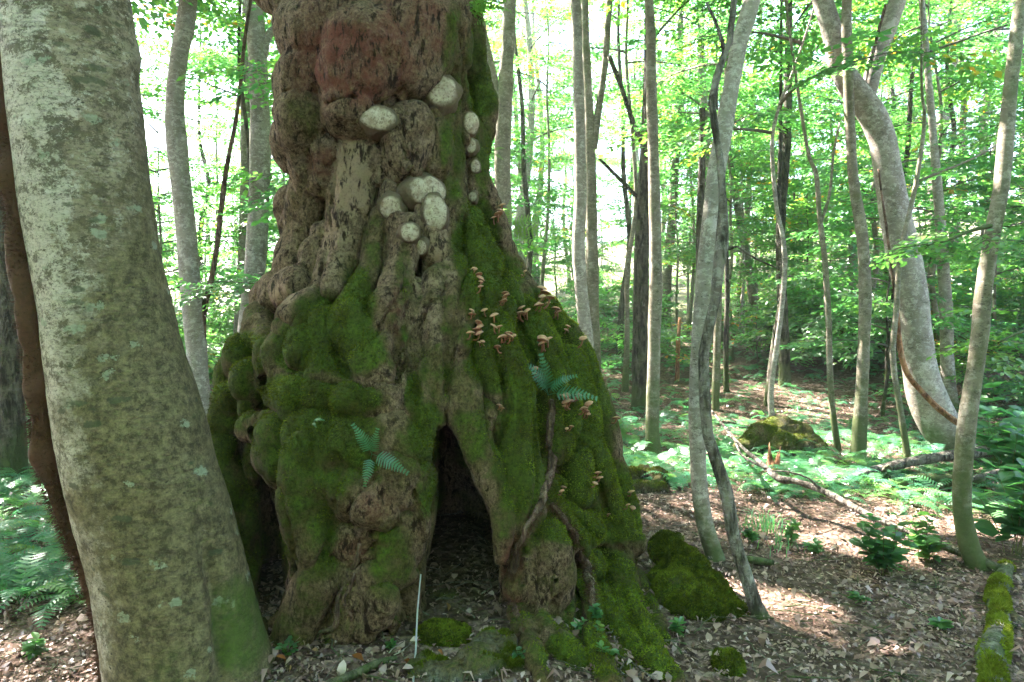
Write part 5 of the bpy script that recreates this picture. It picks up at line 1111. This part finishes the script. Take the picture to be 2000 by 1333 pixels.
# broken stump
p = gnd(1512, 930); t = thing('broken_stump', 'short splintered reddish stump under the fallen branch', 'stump', p)
a = np.linspace(0, 2 * np.pi, 18, endpoint=False); r0 = .055 * (1 + .25 * np.sin(3 * a)); hh = .16 + .06 * np.sin(2 * a + 1) + .03 * np.random.default_rng(3).normal(size=18)
rings = [(1.7, -.05), (1.2, .03), (1.0, .09)]; V = [np.stack([r0 * k * np.cos(a), r0 * k * np.sin(a), np.full(18, z)], -1) for k, z in rings] + [np.stack([r0 * .9 * np.cos(a), r0 * .9 * np.sin(a), hh], -1), np.stack([r0 * .55 * np.cos(a), r0 * .55 * np.sin(a), hh * .55], -1), np.stack([r0 * .05 * np.cos(a), r0 * .05 * np.sin(a), hh * 0 + .05], -1)]
i, j = np.meshgrid(np.arange(5), np.arange(18), indexing='ij'); j2 = (j + 1) % 18; mk('stem', np.concatenate(V), np.stack([i * 18 + j, i * 18 + j2, (i + 1) * 18 + j2, (i + 1) * 18 + j], -1).reshape(-1, 4), M_SNAG, t)

# ================================================================== LITTER, TWIGS, SMALL PLANTS
lr = np.random.default_rng(55)
def litter_leaf(n_, P, L, seed, curl=.25, vary=False):
    r = np.random.default_rng(seed); a = r.uniform(0, 6.283, n_); d = np.stack([np.cos(a), np.sin(a), r.normal(0, .3, n_)], -1); d = norm(d)
    up_ = norm(np.stack([r.normal(0, .35, n_), r.normal(0, .35, n_), np.ones(n_)], -1)); s = norm(np.cross(up_, d)); u = np.cross(d, s); s = s * (r.uniform(.35, 1.15, n_)[:, None] if vary else 1); l = L[:, None]; c = (r.normal(.12, curl, n_))[:, None]
    V = np.stack([P - d * l * .5, P - d * l * .12 - s * l * .27 + u * l * c, P + d * l * .22 - s * l * .22 + u * l * c * .8, P + d * l * .5 + u * l * c * .5, P + d * l * .22 + s * l * .22 + u * l * c * .8, P - d * l * .12 + s * l * .27 + u * l * c], 1).reshape(-1, 3)
    b = np.arange(n_)[:, None] * 6
    return V, np.concatenate([b + [0, 1, 5], b + [1, 2, 5], b + [2, 4, 5], b + [2, 3, 4]])
N_ = 97000; d = 1.9 + 8.6 * lr.uniform(0, 1, N_) ** 1.45; px = lr.uniform(-220, 2420, N_); x = (px - 1000) / F * d
z = hgt(x, d) + lr.uniform(.002, .018, N_); P = np.stack([x, d, z], -1)
dens = .55 + .5 * vnoise(P * [1, 1, 0], .5, 51); ok = lr.uniform(0, 1, N_) < dens + .25; P = P[ok]
V, Ft = litter_leaf(len(P), P, np.where(lr.uniform(0, 1, len(P)) < .05, lr.uniform(.045, .075, len(P)), lr.uniform(.010, .036, len(P))), 56, .4, True)
tint = np.clip(lr.normal(.43, .17, len(P)) + .15 * vnoise(P, .4, 52), 0, .8); tint = np.where(lr.uniform(0, 1, len(P)) < .012, lr.uniform(.9, 1, len(P)), tint)
tag(mk('leaf_litter', V, Ft, M_LITTER, None, False, {'tint': np.repeat(tint, 6)}), 'brown fallen leaves carpeting the forest floor and path', 'leaves', None, 'stuff')
# larger single leaves at the tree's foot
Lm = []
for k in range(6):
    V, Ft = litter_leaf(1, np.zeros((1, 3)), np.array([.055]), 60 + k, .2); o = mk('fallen_leaf', V, Ft, M_LITTER, None, True, {'tint': np.full(6, [.25, .35, .45, .93, .2, .5][k])}); Lm.append(o.data); bpy.data.objects.remove(o)
for k in range(110):
    while True:
        px, py = lr.uniform(520, 1330), lr.uniform(1190, 1345)
        if py > 1190 + abs(px - 870) * .12: break
    p = gnd(px, py); o = bpy.data.objects.new('fallen_leaf', Lm[lr.integers(6)]); COL.objects.link(o); o.location = (p[0], p[1], p[2] + lr.uniform(.01, .03)); o.rotation_euler = (lr.normal(0, .4), lr.normal(0, .4), lr.uniform(0, 6.28)); s = lr.uniform(.6, 1.25); o.scale = (s, s, s)
    tag(o, 'large dry curled leaf among the litter at the old tree foot', 'leaf', 'dry leaves at the old tree foot')
parts = []
for k in range(750):
    d = 2.3 + 5.5 * lr.uniform() ** 1.3; x = (lr.uniform(-50, 2050) - 1000) / F * d; a = lr.uniform(0, 3.14); L = lr.uniform(.06, .32); n = 5; pts = np.zeros((n, 3)); tt = np.linspace(-.5, .5, n)
    pts[:, 0] = x + math.cos(a) * tt * L; pts[:, 1] = d + math.sin(a) * tt * L; pts[:, :2] += lr.normal(0, L * .03, (n, 2)); pts[:, 2] = hgt(pts[:, 0], pts[:, 1]) + .018 + lr.uniform(0, .012); parts.append(tube(pts, np.linspace(1, .5, n) * lr.uniform(.0015, .0045), 5))
V, Fq = join(parts); tag(mk('fallen_twigs', V, Fq, M_DEADWOOD), 'thin broken twigs strewn over the leaf litter', 'twigs', None, 'stuff')

def leafy_plant(name, label, p, n, H, leaf, seed, tint=.5, group=None, narrow=1.0, cat='plant'):
    r = np.random.default_rng(seed); t = thing(name, label, cat, p, group); pos, dr, nr, ln, st = [], [], [], [], []
    for k in range(n):
        a = r.uniform(0, 6.28); tilt = r.uniform(.1, .55); h = H * r.uniform(.5, 1.1); m = 6; q = np.array([r.normal(0, .05 * H), r.normal(0, .05 * H), 0]); pts = [q]
        for s in range(m): q = q + h / m * norm(np.array([math.cos(a) * tilt * (.5 + s * .25), math.sin(a) * tilt * (.5 + s * .25), 1])); pts.append(q)
        st.append(tube(np.array(pts), np.linspace(.0035, .0012, m + 1), 4, cap=False))
        for s in range(2, m + 1):
            for e in range(3):
                b = r.uniform(0, 6.28); pos.append(pts[s]); dr.append(norm([math.cos(b), math.sin(b), r.uniform(-.1, .5)])); nr.append(norm([r.normal(0, .3), r.normal(0, .3), 1])); ln.append(leaf * r.uniform(.6, 1.2))
    V, Ft = leaves_mesh(np.array(pos), np.array(dr), np.array(nr), np.array(ln), True)
    mk('leaves', V, Ft, M_LEAF if narrow == 1 else M_FERN, t, False, {'tint': np.clip(r.normal(tint, .12, len(V) // 7), 0, .95).repeat(7)}); V, Fq = join(st); mk('stems', V, Fq, M_FERN_STEM, t)
    return t
leafy_plant('leafy_plant', 'clump of broad green leaves in the middle of the path edge', gnd(1730, 1125), 14, .32, .085, 1, .4)
leafy_plant('leafy_plant', 'smaller green plant just right of the clump by the path', gnd(1810, 1100), 8, .26, .075, 2, .5)
leafy_plant('leafy_plant', 'tall blue green leafy plant right of the mossy log', gnd(1985, 1085), 12, .55, .14, 3, .2)
leafy_plant('leafy_plant', 'broad leaved bush under the right edge foliage', gnd(1985, 985), 16, .75, .15, 4, .15)
leafy_plant('leafy_plant', 'leafy bush behind the propped dark log', gnd(1950, 930), 12, .8, .14, 5, .25)
for k, (x, y, n, H, lf) in enumerate([(1545, 1065, 4, .14, .05), (1590, 1085, 3, .1, .05), (1470, 1060, 4, .12, .05), (470, 1305, 3, .07, .045), (566, 1285, 3, .08, .03), (765, 1270, 2, .04, .03), (1130, 1240, 3, .1, .03), (1170, 1260, 3, .1, .03), (1180, 1300, 3, .1, .035), (1320, 1240, 3, .07, .04), (120, 1170, 3, .1, .05), (70, 1285, 3, .07, .05), (1015, 1300, 3, .07, .03), (1680, 1180, 2, .05, .05), (1835, 1230, 2, .05, .05), (300, 1300, 2, .06, .04)]):
    leafy_plant('seedling', 'tiny green seedling sprouting from the leaf litter', gnd(x, y), n, H, lf, 20 + k, .5, 'seedlings in the litter')
for (x, y), lab in (((650, 592), 'little green sprout on the mossy left bulge'), ((1168, 1210), 'small pale green sprout between the right roots')):
    p, n = thit(x, y); leafy_plant('sprout', lab, p, 4, .06, .03, int(x), .45)
def grass(label, p, n, H, seed):
    r = np.random.default_rng(seed); t = thing('grass_tuft', label, 'grass', p); b = np.stack([r.normal(0, .06, n), r.normal(0, .05, n), np.zeros(n)], -1); a = r.uniform(0, 6.28, n); o = np.stack([np.cos(a), np.sin(a), 0 * a], -1); l = (H * r.uniform(.6, 1.2, n))[:, None]; s = np.cross(o, [0, 0, 1]) * .0025
    V = np.stack([b - s, b + s, b + o * l * .3 + [0, 0, 1] * l * .7 + s, b + o * l * .3 + [0, 0, 1] * l * .7 - s, b + o * l * .9 + [0, 0, 1] * l * .75], 1).reshape(-1, 3); k = np.arange(n)[:, None] * 5
    mk('blades', V, np.concatenate([k + [0, 1, 2], k + [0, 2, 3], k + [3, 2, 4]]), M_FERN, t, False, {'tint': np.repeat(r.uniform(.2, .7, n), 5)})
grass('dark green grass tuft beside the path in front of the sunny ferns', gnd(1492, 1040), 70, .16, 2); grass('thin yellow green grass tuft on the path', gnd(1525, 1075), 30, .12, 3)

# leafy boughs hanging into the picture close by
def bough(name, label, pts, sprays, leaf_sc, seed, tint):
    P = px_path(pts, 4); b = P[0, :3]; t = thing(name, label, 'branch', b); S = spline(P, .05); V, Fq = tube(S[:, :3], S[:, 3], 6, .1); mk('stem', V - b, Fq, M_TWIG, t)
    c = Crown(seed)
    for x, y, d, az, el, s in sprays: c.spray(at(x, y, d), az, el, s, c.rg.normal(0, .3))
    c.T = [np.clip(k * .3 + tint, 0, .96) for k in c.T]; o = c.build(t, b, six=True, name='leaves'); return t
bough('leafy_bough', 'bright yellow green leafy bough reaching from the blotched trunk', [(1942, 440, 10, 3.9), (1900, 450, 7, 3.8), (1850, 470, 5, 3.7), (1810, 480, 3, 3.65)], [(1900, 452, 3.8, 3.0, -.1, .6), (1860, 470, 3.72, 3.4, -.15, .55), (1940, 440, 3.8, .1, -.1, .7), (1960, 470, 3.75, 6.0, -.2, .7), (1830, 478, 3.7, 2.6, -.2, .5), (1980, 395, 3.7, .5, .0, .7), (1905, 455, 3.75, 4.4, -.3, .5)], 1, 5, .55)
bough('leafy_bough', 'light green leafy bough low on the right beside the blotched trunk', [(2040, 640, 8, 4.6), (1990, 650, 6, 4.5), (1950, 670, 4, 4.4)], [(1990, 650, 4.5, 3.2, -.1, .7), (1950, 672, 4.4, 3.0, -.1, .6), (1975, 690, 4.4, 4.0, -.2, .6), (2010, 610, 4.5, 2.8, .1, .7)], 1, 6, .45)
bough('leafy_bough', 'sprig of bright leaves hanging at the top beside the old trunk', [(1080, -60, 6, 3.6), (1040, -20, 4, 3.6), (1000, -4, 3, 3.6)], [(1010, -10, 3.6, 3.4, -.2, .35), (1050, -25, 3.6, 4.0, -.25, .4), (990, -15, 3.6, 2.6, -.1, .35)], 1, 7, .6)

# ================================================================== HAZE
def haze(density):
    m, nt, out = new_mat('forest_haze'); pv = nt.nodes.new('ShaderNodeVolumePrincipled')
    pv.inputs['Color'].default_value = (.93, .97, 1, 1); pv.inputs['Density'].default_value = density; pv.inputs['Anisotropy'].default_value = .35
    nt.links.new(pv.outputs[0], out.inputs['Volume'])
    a, b = (-92, -52, -2.0), (92, 122, 34.0); V = [(x, y, z) for x in (a[0], b[0]) for y in (a[1], b[1]) for z in (a[2], b[2])]
    tag(mk('haze', V, [(0, 1, 3, 2), (4, 6, 7, 5), (0, 4, 5, 1), (2, 3, 7, 6), (0, 2, 6, 4), (1, 5, 7, 3)], m, None, False), 'thin pale haze between the forest trees', 'haze', None, 'stuff')
haze(HAZE)
